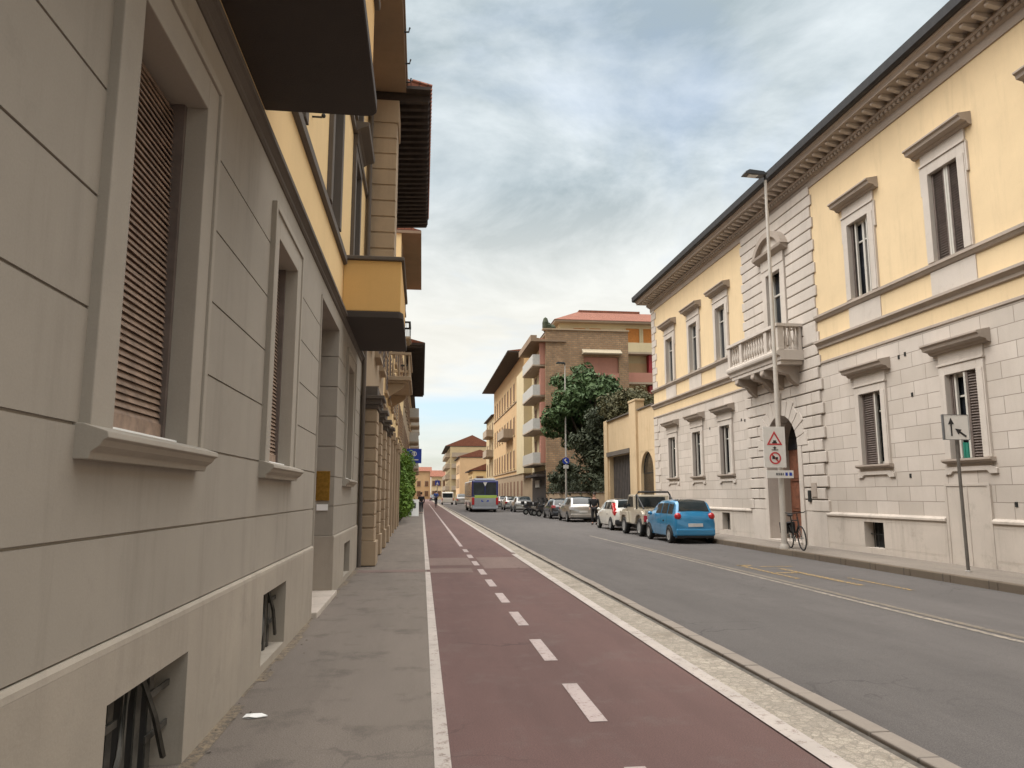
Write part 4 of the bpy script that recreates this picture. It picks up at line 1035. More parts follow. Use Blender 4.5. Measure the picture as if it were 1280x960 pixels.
end_house('orange house closing the far end of the street on the left', -5, 3.0, 262, 9.6, 'peach', 1.6, 3)
end_house('bright yellow house closing the far end of the street', 3.2, 8.6, 255, 7.6, 'p_yellow', 2.2, 3)
end_house('cream house behind the far right block at the end of the street', 8.8, 18, 275, 9, 'cream', 2.2, 3)
end_house('tan house far to the left beyond the terraces', -20, -5.2, 250, 10, 'tan', 2.2, 5)

# ------------------------------------------------------------------ vehicles (built facing +y, i.e. rear to the camera)
def wheel(parent, x, y, r, w=.17):
    s = 1 if x > 0 else -1
    m = MB(); m.lathe([(r * .62, -w / 2), (r * .92, -w / 2), (r, -w / 2 + .03), (r, w / 2 - .03), (r * .92, w / 2), (r * .62, w / 2)], (x, y, r), 20, 'x', False)
    o = obj('wheel', m, M['rubber'], parent, smooth=True, off=(0, 0, 0))
    m = MB(); a = w / 2
    m.lathe([(.001, a * .90), (r * .2, a * .90), (r * .25, a * .84), (r * .55, a * .80), (r * .63, a * .98), (r * .63, -a * .9)] if s > 0 else [(.001, -a * .90), (r * .2, -a * .90), (r * .25, -a * .84), (r * .55, -a * .80), (r * .63, -a * .98), (r * .63, a * .9)], (x, y, r), 16, 'x')
    obj('rim', m, M['rim'], o, smooth=True, off=(0, 0, 0))
def car(label, loc, L, W, H, paint, st, wb, rw=.29, tails='box', bumper_dark=False, group='cars parked along the far kerb', yaw=0., belt=.93, plate=True, front_too=True, name='parked_car'):
    """st: stations (y/L, z_belt, z_roof, width factor, roof half-width factor) with z in fractions of H"""
    t = thing(name, label, 'car', (0, 0, 0), group)
    hw = W / 2; st = [(s_[0] * L, s_[1] * H, s_[2] * H, s_[3] * hw, s_[4] * hw) for s_ in st]
    zl = .20
    def ring(s_):
        y, zb, zr, w, wr = s_
        lo = zl + (.12 if abs(y) > L * .47 else 0)
        return [(w * .86, lo), (w * .965, lo + .06), (w, lo + .22), (w * 1.0, zb - (zb - lo) * .35), (w * .955, zb), (wr * 1.0 + .03, zr - .07 * min(1, (zr - zb) / .2)), (wr * .9, zr - .02 * min(1, (zr - zb) / .2)), (wr * .45, zr + .008), (0, zr + .012)]
    def interp(y):
        for a, c in zip(st, st[1:]):
            if a[0] <= y <= c[0]:
                f = (y - a[0]) / (c[0] - a[0] + 1e-9); return tuple(a[i] + (c[i] - a[i]) * f for i in range(5))
        return st[0] if y < st[0][0] else st[-1]
    m = MB(); pts = []; K = 9
    for s_ in st:
        r_ = ring(s_); full = [(x, s_[0], z) for x, z in r_] + [(-x, s_[0], z) for x, z in r_[-2::-1]]; pts += full
    n = 2 * K - 1; fs = []
    for i in range(len(st) - 1):
        for k in range(n - 1): fs.append((i * n + k, i * n + k + 1, (i + 1) * n + k + 1, (i + 1) * n + k))
        fs.append((i * n + n - 1, i * n, (i + 1) * n, (i + 1) * n + n - 1))
    fs.append(tuple(range(n))); fs.append(tuple(range((len(st) - 1) * n, len(st) * n)))
    m.add(pts, fs); body = obj('body', m, paint, t, smooth=True)
    # side glass
    cab = [s_ for s_ in st if s_[2] - s_[1] > .22 * H]
    ya, yb = cab[0][0], cab[-1][0]
    cuts = [ya + (yb - ya) * f for f in (.06, .30, .34, .64, .675, .97)]
    for sx in (1, -1):
        for a, c in ((cuts[0], cuts[1]), (cuts[2], cuts[3]), (cuts[4], cuts[5])):
            m = MB(); ys = [a + (c - a) * k / 4 for k in range(5)]; P_ = []
            for y in ys:
                r_ = ring(interp(y)); p, q = Vector((r_[4][0], 0, r_[4][1])), Vector((r_[5][0], 0, r_[5][1]))
                for f in (.14, .88):
                    v = p.lerp(q, f); P_.append((sx * (v.x + .008), y, v.z))
            m.add(P_, [(2 * k, 2 * k + 1, 2 * k + 3, 2 * k + 2) for k in range(4)]); obj('side_window', m, M['car_glass'], t, smooth=True)
    # rear and front screens
    def screen(seg, nm):
        m = MB(); P_ = []; k = 7
        for y in seg:
            s_ = interp(y); r_ = ring(s_); xw = r_[6][0] * .98
            for j in range(k):
                f = -1 + 2 * j / (k - 1); x = xw * f
                z = r_[8][1] + (r_[6][1] - r_[8][1]) * abs(f) ** 1.5
                P_.append((x, y, z))
        # offset along the screen normal
        d = Vector((0, P_[-1][1] - P_[0][1], P_[-1][2] - P_[0][2])); nn = Vector((0, -d.z, d.y)).normalized()
        if nn.z < 0: nn = -nn
        P_ = [(p[0], p[1] + nn.y * .016, p[2] + nn.z * .016) for p in P_]
        m.add(P_, [(i * k + j, i * k + j + 1, (i + 1) * k + j + 1, (i + 1) * k + j) for i in range(len(seg) - 1) for j in range(k - 1)])
        return obj(nm, m, M['car_glass'], t, smooth=True)
    rs = [i for i in range(len(st) - 1) if st[i][2] < .93 * H <= st[i + 1][2] or (st[i][2] < st[i + 1][2] and st[i][2] > .62 * H and st[i][0] < 0)]
    r0 = st[min(rs)]; r1 = st[max(rs) + 1]
    yy0 = r0[0] + (r1[0] - r0[0]) * .10; yy1 = r0[0] + (r1[0] - r0[0]) * .84
    inner = [s_[0] for s_ in st if yy0 < s_[0] < yy1]
    screen([yy0] + inner + [yy1], 'rear_window')
    fi = [i for i in range(len(st) - 1) if st[i][2] > st[i + 1][2] + .15 * H and st[i][0] > 0]
    if fi:
        a, c = st[fi[0]], st[fi[-1] + 1]; screen([a[0] + (c[0] - a[0]) * .1, a[0] + (c[0] - a[0]) * .92], 'windscreen')
    yr = st[0][0]; wr_ = st[0][3]
    # bumper, plate, lights
    m = MB(); m.b(-.16, .16, r0[0] - .022, r0[0] + .03, r0[2] - .10, r0[2] - .075); obj('boot_handle', m, M['plastic'], t, bevel=.008)
    m = MB(); m.b(-hw * .93, hw * .93, yr - .05, yr + .35, .27, .27 + .24); obj('bumper', m, M['plastic'] if bumper_dark else paint, t, bevel=.05)
    m = MB(); m.b(-hw * .85, hw * .85, yr - .02, yr + .30, .19, .30); obj('lower_valance', m, M['plastic'], t, bevel=.03)
    if plate:
        zpl = .58 if not bumper_dark else .62
        m = MB(); m.b(-.26, .26, yr - .025, yr + .01, zpl, zpl + .11); obj('number_plate', m, M['plate'], t)
    for sx in (1, -1):
        m = MB()
        if tails == 'round':
            for z, r_ in ((.93, .125),): m.ball((sx * (hw * .80), yr + .07, z), (r_, .10, r_), 12, 8)
        elif tails == 'tall':
            m.prism([(yr + .02, .70), (yr + .30, .80), (yr + .46, 1.28), (yr + .34, 1.28), (yr + .02, .86)], sx * hw * .80, sx * hw * 1.0, 'u')
        else: m.b(min(sx * hw * .66, sx * hw * .985), max(sx * hw * .66, sx * hw * .985), yr - .015, yr + .20, .74, .93)
        obj('tail_light', m, M['tail_red'] if tails != 'pale' else M['clear_lamp'], t, bevel=.0 if tails == 'round' else .02, smooth=tails == 'round')
        m = MB(); m.b(min(sx * hw * .6, sx * hw * .9), max(sx * hw * .6, sx * hw * .9), st[-1][0] - .16, st[-1][0] - .01, .58, .72); obj('headlight', m, M['clear_lamp'], t, bevel=.03)
        m = MB(); ym = st[fi[0]][0] + .25 if fi else .5; m.ball((sx * (hw + .08), ym, H * .66), (.09, .05, .07), 8, 6); obj('mirror', m, paint, t, smooth=True)
        m = MB()
        for yv in (cuts[1] + (cuts[2] - cuts[1]) / 2, cuts[3] + (cuts[4] - cuts[3]) / 2, cuts[5] - .02):
            q = ring(interp(yv)); P_ = [q[1], q[2], q[3], q[4]]
            for p0, p1 in zip(P_, P_[1:]): m.add([(sx * (p0[0] + .003), yv - .006, p0[1]), (sx * (p0[0] + .003), yv + .006, p0[1]), (sx * (p1[0] + .003), yv + .006, p1[1]), (sx * (p1[0] + .003), yv - .006, p1[1])], [(0, 1, 2, 3)])
        obj('panel_gap', m, M['plastic'], t)
        xo = sx * (hw + .004)
        for yw in (-wb / 2, wb / 2):
            m = MB(); P_ = [(xo, yw - (rw + .07) * math.cos(math.pi * k / 14), rw + (rw + .07) * math.sin(math.pi * k / 14)) for k in range(15)]
            Q_ = [(xo - sx * .14, p[1], p[2]) for p in P_]
            m.add(P_ + Q_, [tuple(range(15)), tuple(range(29, 14, -1))] + [(k, k + 1, 16 + k, 15 + k) for k in range(14)])
            obj('wheel_arch', m, M['plastic'], t)
        m = MB(); 
        r_ = ring(interp((ya + yb) / 2 - .05)); m.b(min(sx * (hw - .01), sx * (hw + .012)), max(sx * (hw - .01), sx * (hw + .012)), (ya + yb) / 2 - .1, (ya + yb) / 2 + .04, H * .50, H * .50 + .03); obj('door_handle', m, M['plastic'], t)
        for yw in (-wb / 2, wb / 2): wheel(t, sx * (hw - .052), yw, rw)
    t.location = loc; t.rotation_euler = (0, 0, yaw)
    return t
HATCH = [(-.5, .50, .545, .90, .80), (-.488, .58, .635, .955, .86), (-.465, .62, .70, .975, .84), (-.425, .625, .92, .985, .74), (-.39, .63, .975, .99, .73), (-.2, .63, 1.0, 1., .74), (.05, .63, .99, 1., .73), (.14, .625, .955, 1., .71), (.33, .615, .645, .985, .80), (.42, .55, .585, .955, .76), (.48, .45, .48, .89, .70), (.5, .34, .38, .80, .60)]
SEDAN = [(-.5, .48, .53, .88, .78), (-.488, .57, .625, .945, .86), (-.46, .62, .68, .97, .82), (-.40, .635, .90, .985, .74), (-.34, .64, .975, .99, .73), (-.15, .64, 1.0, 1., .73), (.03, .64, .985, 1., .72), (.10, .635, .95, 1., .70), (.27, .62, .66, .99, .80), (.40, .57, .60, .96, .78), (.48, .47, .51, .90, .70), (.5, .36, .40, .82, .60)]
car('bright blue small hatchback with round tail lights parked nearest by the palazzo', (9.38, 26.85, RZ), 3.5, 1.50, 1.50, M['blue_car'], HATCH, 2.34, .285, 'round')
car('white small hatchback with tall red tail lights and black bumper behind the pickup', (9.74, 36.3, RZ), 3.8, 1.63, 1.46, M['white_car'], HATCH, 2.45, .285, 'tall', True)
car('silver hatchback parked beside the person in black near the far lamp', (9.85, 47.4, RZ), 4.2, 1.74, 1.55, M['silver_car'], SEDAN, 2.6, .31, 'pale')
car('dark low car parked ahead of the silver hatchback beside the scooters', (9.75, 53.3, RZ), 4.0, 1.68, 1.40, M['dark_car'], SEDAN, 2.5, .30)
car('grey estate car parked beyond the scooters', (9.7, 73.0, RZ), 4.4, 1.75, 1.5, M['grey_car'], SEDAN, 2.6, .31, 'pale')
car('pale car parked half hidden beyond the bus', (9.7, 82.0, RZ), 4.1, 1.72, 1.5, M['silver_car'], SEDAN, 2.5, .3)
car('pale grey car parked far along the kerb past the bus', (9.7, 89.5, RZ), 4.1, 1.72, 1.5, M['grey_car'], HATCH, 2.5, .3)
g2 = 'traffic far down the street'
car('grey car driving far ahead beside the bus', (6.4, 122, RZ), 4.3, 1.8, 1.75, M['grey_car'], HATCH, 2.6, .32, group=g2, name='moving_car')
car('dark car far ahead hidden partly by the bus', (8.2, 128, RZ), 4.2, 1.75, 1.6, M['dark_car'], SEDAN, 2.6, .31, group=g2, name='moving_car')
car('small dark car near the far end of the street', (2.9, 190, RZ), 4.2, 1.75, 1.6, M['dark_car'], SEDAN, 2.6, .31, group=g2, name='moving_car')
# white van ahead of the bus
t = thing('white_van', 'white van with black rear window driving far ahead on the left lane', 'van', (0, 0, 0), g2)
m = MB(); m.prism([(-2.4, .35), (-2.42, 1.0), (-2.3, 2.05), (1.2, 2.1), (1.9, 1.3), (2.5, 1.1), (2.5, .35)], -.95, .95, 'u'); obj('body', m, M['white_car'], t, bevel=.10)
m = MB(); m.b(-.8, .8, -2.42, -2.36, 1.15, 1.85); obj('rear_window', m, M['car_glass'], t, bevel=.02)
for sx in (-.88, .88):
    m = MB(); m.b(sx - .06, sx + .06, -2.46, -2.36, .7, 1.1); obj('tail_light', m, M['tail_red'], t)
    for y in (-1.5, 1.5): wheel(t, sx * .93, y, .33, .2)
t.location = (4.25, 126, RZ)
# beige pickup with roll bar
t = thing('pickup_truck', 'beige off road pickup with a black roll bar between blue and white cars', 'pickup', (0, 0, 0), 'cars parked along the far kerb')
m = MB(); m.b(-.76, .76, -1.6, -.15, .52, .60); m.b(-.76, -.70, -1.6, -.15, .60, 1.08); m.b(.70, .76, -1.6, -.15, .60, 1.08); m.b(-.70, .70, -.21, -.15, .60, 1.08)
obj('cargo_bed', m, M['beige_car'], t, bevel=.02)
m = MB(); m.b(-.72, .72, -1.67, -1.605, .56, 1.06)
for k in range(5): m.b(-.6 + k * .26, -.44 + k * .26, -1.685, -1.668, .64, .98)
tg = obj('tailgate', m, M['beige_car'], t, bevel=.012)
m = MB(); m.prism([(-.15, .45), (-.15, 1.08), (-.08, 1.10), (-.02, 1.66), (.75, 1.68), (1.12, 1.14), (1.85, 1.05), (1.93, .95), (1.93, .45)], -.76, .76, 'u'); obj('cab', m, M['beige_car'], t, bevel=.05)
m = MB(); m.prism([(-.152, 1.16), (-.075, 1.58), (-.062, 1.58), (-.13, 1.16)], -.58, .58, 'u'); obj('rear_window', m, M['car_glass'], t)
m = MB(); m.prism([(.80, 1.645), (.83, 1.645), (1.13, 1.18), (1.09, 1.18)], -.64, .64, 'u'); obj('windscreen', m, M['car_glass'], t)
for sx in (1, -1):
    m = MB(); m.prism([(.05, 1.16), (.10, 1.58), (.68, 1.60), (.98, 1.16)], sx * .762, sx * .770, 'u'); obj('side_window', m, M['car_glass'], t)
    m = MB(); m.prism([(-1.62, .50), (-1.62, .90), (-1.42, 1.02), (-.55, 1.02), (-.32, .50), (-.48, .50), (-.62, .78), (-.85, .86), (-1.15, .86), (-1.36, .76), (-1.48, .50)], sx * .762, sx * .86, 'u'); obj('rear_fender', m, M['beige_car'], t, bevel=.02)
    m = MB(); m.prism([(.62, .50), (.78, .96), (1.85, .96), (1.95, .50), (1.72, .50), (1.58, .80), (1.0, .80), (.86, .50)], sx * .762, sx * .86, 'u'); obj('front_fender', m, M['beige_car'], t, bevel=.02)
    m = MB(); m.b(min(sx * .70, sx * .82), max(sx * .70, sx * .82), -1.70, -1.63, .60, .84); obj('tail_light', m, M['tail_red'], t, bevel=.01)
    m = MB(); m.b(min(sx * .77, sx * .92), max(sx * .77, sx * .92), .95, 1.0, 1.10, 1.28); obj('mirror', m, M['plastic'], t, bevel=.01)
    m = MB(); m.b(min(sx * .5, sx * .7), max(sx * .5, sx * .7), 1.92, 1.96, .66, .86); obj('headlight', m, M['clear_lamp'], t)
    for y in (-1.0, 1.3): wheel(t, sx * .74, y, .36, .22)
m = MB()
for y in (-.32,): m.tube([(-.72, y, 1.0), (-.72, y, 1.66), (-.64, y, 1.78), (.64, y, 1.78), (.72, y, 1.66), (.72, y, 1.0)], .04, 8)
for sx in (1, -1): m.tube([(sx * .70, -.32, 1.66), (sx * .71, -1.3, 1.10)], .03, 8)
obj('roll_bar', m, M['plastic'], t, smooth=True)
m = MB(); m.b(-.80, .80, -1.78, -1.69, .48, .58); obj('bumper', m, M['plastic'], t, bevel=.02)
m = MB(); m.b(-.25, .25, -1.80, -1.781, .47, .60); obj('number_plate', m, M['plate'], t)
m = MB(); m.b(-.6, .6, -1.5, 1.8, .30, .50); obj('chassis', m, M['plastic'], t)
t.location = (9.60, 30.8, RZ)
# bus
t = thing('city_bus', 'grey city bus with blue and lime rear driving away down the road', 'bus', (0, 0, 0))
BW, BL, BH = 1.275, 12., 3.0
m = MB(); m.b(-BW, BW, 0, BL, .32, 1.46); obj('body', m, M['bus_grey'], t, bevel=.07)
m = MB(); m.b(-BW, BW, 0, BL, 1.461, BH); obj('upper_body', m, M['bus_blue'], t, bevel=.10)
m = MB(); m.b(-1.0, 1.0, .05, .3, BH - .02, BH + .12); m.b(-1.0, 1.0, 1, 9, BH - .02, BH + .22); obj('roof_unit', m, M['bus_grey'], t, bevel=.05)
m = MB(); m.prism([(-1.12, 1.66), (-1.12, 2.80), (-.22, 2.80), (-.06, 2.45), (-.03, 1.66)], -.02, .03, 'o'); obj('rear_window', m, M['car_glass'], t)
m = MB(); m.prism([(1.05, 1.66), (1.05, 2.80), (.22, 2.80), (.06, 2.45), (.03, 1.66)], -.02, .03, 'o'); obj('rear_window', m, M['car_glass'], t)
m = MB(); m.prism([(-.19, 2.83), (.19, 2.83), (.02, 2.46), (-.02, 2.46)], -.025, .02, 'o'); obj('rear_emblem', m, M['sign_white'], t)
m = MB(); m.b(-1.0, 1.12, -.03, .03, 1.33, 1.60); obj('lime_band', m, M['bus_lime'], t, bevel=.01)
m = MB(); m.b(-1.0, 1.12, -.025, .03, .55, 1.32); er = obj('engine_cover', m, M['bus_grey'], t, bevel=.02)
m = MB()
m.prism([(-.36, .98), (-.16, .98), (-.16, 1.06), (-.26, 1.06), (-.26, 1.16), (-.36, 1.16)], -.034, -.02, 'o'); m.prism([(.10, .98), (.36, 1.0), (.36, 1.16), (.22, 1.14)], -.034, -.02, 'o')
obj('rear_marks', m, M['sign_blue'], er)
for sx in (1, -1):
    m = MB(); m.b(min(sx * 1.02, sx * 1.25), max(sx * 1.02, sx * 1.25), -.03, .04, .70, 1.40); obj('tail_light', m, M['tail_red'], t, bevel=.02)
    m = MB()
    for k in range(7): m.b(min(sx * 1.27, sx * 1.285), max(sx * 1.27, sx * 1.285), .5 + k * 1.6, 1.95 + k * 1.6, 1.55, 2.6)
    obj('side_window', m, M['car_glass'], t)
    for y in (2.6, 8.9): wheel(t, sx * 1.17, y, .48, .28)
m = MB(); m.b(-BW * .96, BW * .96, -.06, .35, .28, .52); obj('bumper', m, M['bus_grey'], t, bevel=.05)
m = MB(); m.b(-1.1, 1.1, .3, 11.5, .2, .34); obj('underside', m, M['plastic'], t)
t.location = (6.02, 71.6, RZ)
# scooters
def scooter(label, loc, yaw, pm):
    t = thing('motor_scooter', label, 'scooter', (0, 0, 0), 'scooters parked by the kerb')
    for y in (-.62, .62): 
        m = MB(); m.lathe([(.13, -.05), (.22, -.055), (.25, -.02), (.25, .02), (.22, .055), (.13, .05)], (0, y, .25), 16, 'x', False); w = obj('wheel', m, M['rubber'], t, smooth=True)
        m = MB(); m.lathe([(.001, -.04), (.13, -.045), (.13, .045), (.001, .04)], (0, y, .25), 12, 'x'); obj('rim', m, M['rim'], w, smooth=True)
    m = MB(); m.prism([(-.85, .62), (-.80, .78), (-.1, .74), (.05, .42), (.32, .36), (.42, .60), (.48, .98), (.55, .98), (.62, .55), (.40, .24), (-.35, .24), (-.55, .50)], -.17, .17, 'u'); obj('body', m, pm, t, bevel=.05)
    m = MB(); m.prism([(-.82, .78), (-.78, .86), (-.4, .88), (-.05, .80), (-.06, .74)], -.15, .15, 'u'); obj('seat', m, M['plastic'], t, bevel=.03)
    m = MB(); m.tube([(0, .62, .25), (0, .52, .9), (0, .46, 1.05)], .03, 8); m.tube([(-.33, .36, 1.05), (-.1, .46, 1.06), (.1, .46, 1.06), (.33, .36, 1.05)], .02, 6); obj('handlebar', m, M['plastic'], t, smooth=True)
    m = MB(); m.prism([(.56, .98), (.44, 1.42), (.455, 1.42), (.575, .98)], -.20, .20, 'u'); obj('windshield', m, M['car_glass'], t)
    m = MB(); m.ball((0, .58, .93), (.09, .05, .07), 8, 6); obj('headlight', m, M['clear_lamp'], t, smooth=True)
    m = MB(); m.b(-.14, .14, -1.02, -.78, .86, 1.12); obj('top_box', m, M['plastic'], t, bevel=.04)
    t.location = loc; t.rotation_euler = (0, 0, yaw)
scooter('black motor scooter in the kerb row, next to the dark low car', (9.5, 57.2, RZ), R(-70), M['dark_car'])
scooter('pale silver motor scooter between two black scooters', (9.4, 58.8, RZ), R(-76), M['silver_car'])
scooter('black motor scooter farthest along the kerb row', (9.4, 60.5, RZ), R(-68), M['dark_car'])
scooter('black motor scooter with its wheel turned out, nearest the grey estate car', (9.25, 62.4, RZ), R(-78), M['dark_car'])
# bicycle
t = thing('bicycle', 'dark bicycle chained to the lamp post in front of the palazzo portal', 'bicycle', (0, 0, 0))
def tor(m, c, r, r2, n=24):
    m.tube([(c[0], c[1] + r * math.cos(2 * math.pi * k / n), c[2] + r * math.sin(2 * math.pi * k / n)) for k in range(n + 1)], r2, 6)
for y in (-.52, .52):
    m = MB(); tor(m, (0, y, .34), .32, .021); w = obj('wheel', m, M['rubber'], t, smooth=True)
    m = MB()
    for k in range(14): a = 2 * math.pi * k / 14; m.tube([(0, y, .34), (0, y + .31 * math.cos(a), .34 + .31 * math.sin(a))], .003, 4)
    m.tube([(-.05, y, .34), (.05, y, .34)], .022, 8); obj('spokes', m, M['galv'], w)
m = MB(); bb_, st_, hd_ = (0, -.08, .30), (0, -.20, .80), (0, .36, .82)
for p, q, r_ in ((bb_, st_, .017), (bb_, (0, .38, .70), .019), (st_, hd_, .015), ((0, -.52, .34), bb_, .012), ((0, -.52, .34), st_, .010), ((0, .34, .90), (0, .40, .62), .02), ((0, .40, .62), (0, .52, .34), .014), (st_, (0, -.22, .92), .014)): m.tube([p, q], r_, 8)
obj('frame', m, M['iron'], t, smooth=True)
m = MB(); m.ball((0, -.24, .95), (.08, .14, .04), 10, 6); obj('saddle', m, M['plastic'], t, smooth=True)
m = MB(); m.tube([(0, .34, .88), (0, .33, 1.0)], .014, 6); m.tube([(-.28, .22, 1.04), (-.18, .33, 1.02), (.18, .33, 1.02), (.28, .22, 1.04)], .014, 6); obj('handlebar', m, M['iron'], t, smooth=True)
m = MB(); m.lathe([(.09, -.01), (.09, .01)], (.0, -.08, .30), 14, 'x'); m.tube([(-.1, -.08, .30), (-.1, -.02, .14)], .012, 6); m.tube([(.1, -.08, .30), (.1, -.14, .46)], .012, 6); obj('crank', m, M['galv'], t)
m = MB(); m.b(-.17, -.05, -.78, -.42, .42, .74); m.b(.05, .17, -.78, -.42, .42, .74); m.b(-.07, .07, -.80, -.40, .70, .73); obj('pannier_bag', m, M['cloth_black'], t, bevel=.03)
t.location = (10.50, 20.25, RW); t.rotation_euler = (R(0), R(4), R(171))

# ------------------------------------------------------------------ street furniture
def lamp_post(label, x, y, zt, side, pm):
    t = thing('street_lamp', label, 'street lamp', (x, y, RW), 'street lamps')
    m = MB(); m.tube([(x, y, RW), (x, y, RW + 1.0), (x, y, zt * .5), (x, y, zt)], [.085, .08, .062, .042], 12); obj('pole', m, pm, t, smooth=True)
    m = MB(); m.lathe([(.13, RW), (.13, RW + .06), (.10, RW + .14)], (x, y, 0), 12); obj('collar', m, pm, t, smooth=True)
    m = MB(); m.tube([(x, y, zt), (x, y, zt + .14), (x - .10, y, zt + .18)], .045, 8)
    m.prism([(x + .02, zt + .16), (x - .10, zt + .24), (x - .55, zt + .28), (x - .66, zt + .22), (x - .72, zt + .13), (x - .60, zt + .13), (x - .1, zt + .11)], y - .15, y + .15, 'o'); h = obj('lamp_head', m, M['lamp_black'], t, bevel=.015)
    m = MB(); m.b(x - .56, x - .26, y - .10, y + .10, zt + .112, zt + .128); obj('lens', m, M['lens'], h)
    return t
lamp_post('tall pale street lamp in front of the palazzo portal with sign board', 10.27, 20.52, 11.1, -1, M['pole_pale'])
lamp_post('distant pale green street lamp in front of the green trees', 10.92, 56.3, 11.55, -1, M['pole_pale'])
# text / shape helpers for signs facing -y
def tri_ring(cx, cz, r, w, y, d, m):
    P_ = [(cx + r * math.cos(a), cz + r * math.sin(a)) for a in (R(90), R(210), R(330))]; q = [(cx + (r - w) * math.cos(a), cz + (r - w) * math.sin(a)) for a in (R(90), R(210), R(330))]
    for i in range(3): j = (i + 1) % 3; m.prism([P_[i], P_[j], q[j], q[i]], y - d, y, 'o')
def ring_flat(cx, cz, r, w, y, d, m, n=24):
    for k in range(n):
        a, c = 2 * math.pi * k / n, 2 * math.pi * (k + 1) / n
        m.prism([(cx + r * math.cos(a), cz + r * math.sin(a)), (cx + r * math.cos(c), cz + r * math.sin(c)), (cx + (r - w) * math.cos(c), cz + (r - w) * math.sin(c)), (cx + (r - w) * math.cos(a), cz + (r - w) * math.sin(a))], y - d, y, 'o')
def text_obj(txt, size, loc, mt, parent, off, name='lettering', align='CENTER', rot=(R(90), 0, 0)):
    cu_ = bpy.data.curves.new(name, 'FONT'); cu_.body = txt; cu_.size = size; cu_.align_x = align; cu_.align_y = 'CENTER'; cu_.extrude = .003
    tmp = bpy.data.objects.new('tmp_text', cu_); COL.objects.link(tmp)
    me = bpy.data.meshes.new_from_object(tmp.evaluated_get(bpy.context.evaluated_depsgraph_get())); bpy.data.objects.remove(tmp); bpy.data.curves.remove(cu_)
    mx = Matrix.Translation(Vector(loc) - Vector(off)) @ Matrix.Rotation(rot[2], 4, 'Z') @ Matrix.Rotation(rot[0], 4, 'X'); me.transform(mx); me.materials.clear(); me.materials.append(mt)
    o = bpy.data.objects.new(name, me); COL.objects.link(o)
    if parent: o.parent = parent
    return o
sb = thing('warning_sign', 'white board with red triangle over a red ringed disc on the near street lamp', 'road sign', (9.8, 19.88, 2.9))
SX0, SX1, SZ0, SZ1, SY = 9.47, 10.13, 2.30, 3.47, 19.86
m = MB(); m.b(SX0, SX1, SY, SY + .03, SZ0, SZ1); m.b(9.95, 10.05, SY + .03, SY + .07, SZ0 + .2, SZ0 + .26); m.b(9.95, 10.05, SY + .03, SY + .07, SZ1 - .3, SZ1 - .24); obj('board', m, M['sign_white'], sb, bevel=.004)
cx = 9.80; m = MB(); tri_ring(cx, 3.08, .27, .085, SY - .002, .006, m); ring_flat(cx, 2.57, .175, .042, SY - .002, .006, m); m.prism([(cx - .11, 2.66), (cx - .08, 2.69), (cx + .11, 2.48), (cx + .08, 2.45)], SY - .007, SY - .002, 'o'); obj('red_marks', m, M['sign_red'], sb)
m = MB(); m.b(cx - .07, cx + .07, SY - .008, SY - .002, 2.99, 3.03); m.b(cx - .04, cx + .05, SY - .0085, SY - .002, 3.03, 3.08); m.b(cx - .10, cx + .10, SY - .008, SY - .002, 2.795, 2.815); m.b(cx - .02, cx + .02, SY - .0085, SY - .002, 2.82, 2.90); m.b(cx - .06, cx + .05, SY - .008, SY - .002, 2.855, 2.875)
m.b(cx - .09, cx - .01, SY - .0085, SY - .003, 2.54, 2.63); m.b(cx + .01, cx + .08, SY - .0085, SY - .003, 2.53, 2.60); obj('black_marks', m, M['sign_black'], sb)
st2 = thing('direction_plate', 'narrow white plate with dark lettering under the warning board on the near lamp', 'road sign', (9.9, 19.9, 2.1))
m = MB(); m.b(9.52, 10.33, SY, SY + .025, 2.02, 2.24); m.b(9.95, 10.05, SY + .025, SY + .06, 2.1, 2.16); obj('board', m, M['sign_white'], st2, bevel=.004)
m = MB()
for x, w_ in ((9.80, .05), (9.87, .04), (9.93, .05), (10.0, .03)): m.b(x, x + w_, SY - .006, SY - .001, 2.10, 2.17)
obj('dark_marks', m, M['sign_grey'], st2); sb.location += Vector((.25, .50, .06)); st2.location += Vector((.25, .50, .04))
m = MB()
for x, w_ in ((10.08, .07), (10.2, .08)): m.b(x, x + w_, SY - .006, SY - .001, 2.09, 2.18)
obj('blue_marks', m, M['sign_blue'], st2)
# lane sign on its leaning pole
ls = thing('lane_sign', 'white square sign with two black arrows on a grey pole by the palazzo', 'road sign', (10.87, 14.05, RW))
PX, PY = 10.87, 14.05
m = MB(); m.tube([(PX, PY, RW), (PX - .01, PY, 3.22)], .034, 10); obj('pole', m, M['pole_dark'], ls, smooth=True)
m = MB(); m.lathe([(.06, RW), (.06, RW + .02), (.04, RW + .03)], (PX, PY, 0), 10); obj('base_collar', m, M['galv'], ls)
ax0, ax1, az0, az1, ay = PX - .31, PX + .25, 2.70, 3.22, PY - .06
m = MB(); m.b(ax0, ax1, ay, ay + .02, az0, az1); pl = obj('board', m, M['sign_white'], ls, bevel=.003)
m = MB(); y0_, d_ = ay - .002, .006
cx = ax0 + .16; m.prism([(cx - .016, az0 + .08), (cx + .016, az0 + .08), (cx + .016, az0 + .33), (cx - .016, az0 + .33)], y0_ - d_, y0_, 'o'); m.prism([(cx - .062, az0 + .32), (cx + .062, az0 + .32), (cx, az0 + .45)], y0_ - d_ - .001, y0_, 'o')
p, q = Vector((ax0 + .475, az0 + .07)), Vector((ax0 + .345, az0 + .16)); d = (q - p).normalized(); nn = Vector((-d.y, d.x))
m.prism([tuple(p + nn * .018), tuple(q + nn * .018), tuple(q - nn * .018), tuple(p - nn * .018)], y0_ - d_, y0_, 'o'); m.prism([tuple(q + nn * .062), tuple(q + d * .125), tuple(q - nn * .062)], y0_ - d_ - .001, y0_, 'o')
obj('arrows', m, M['sign_black'], pl)
m = MB()
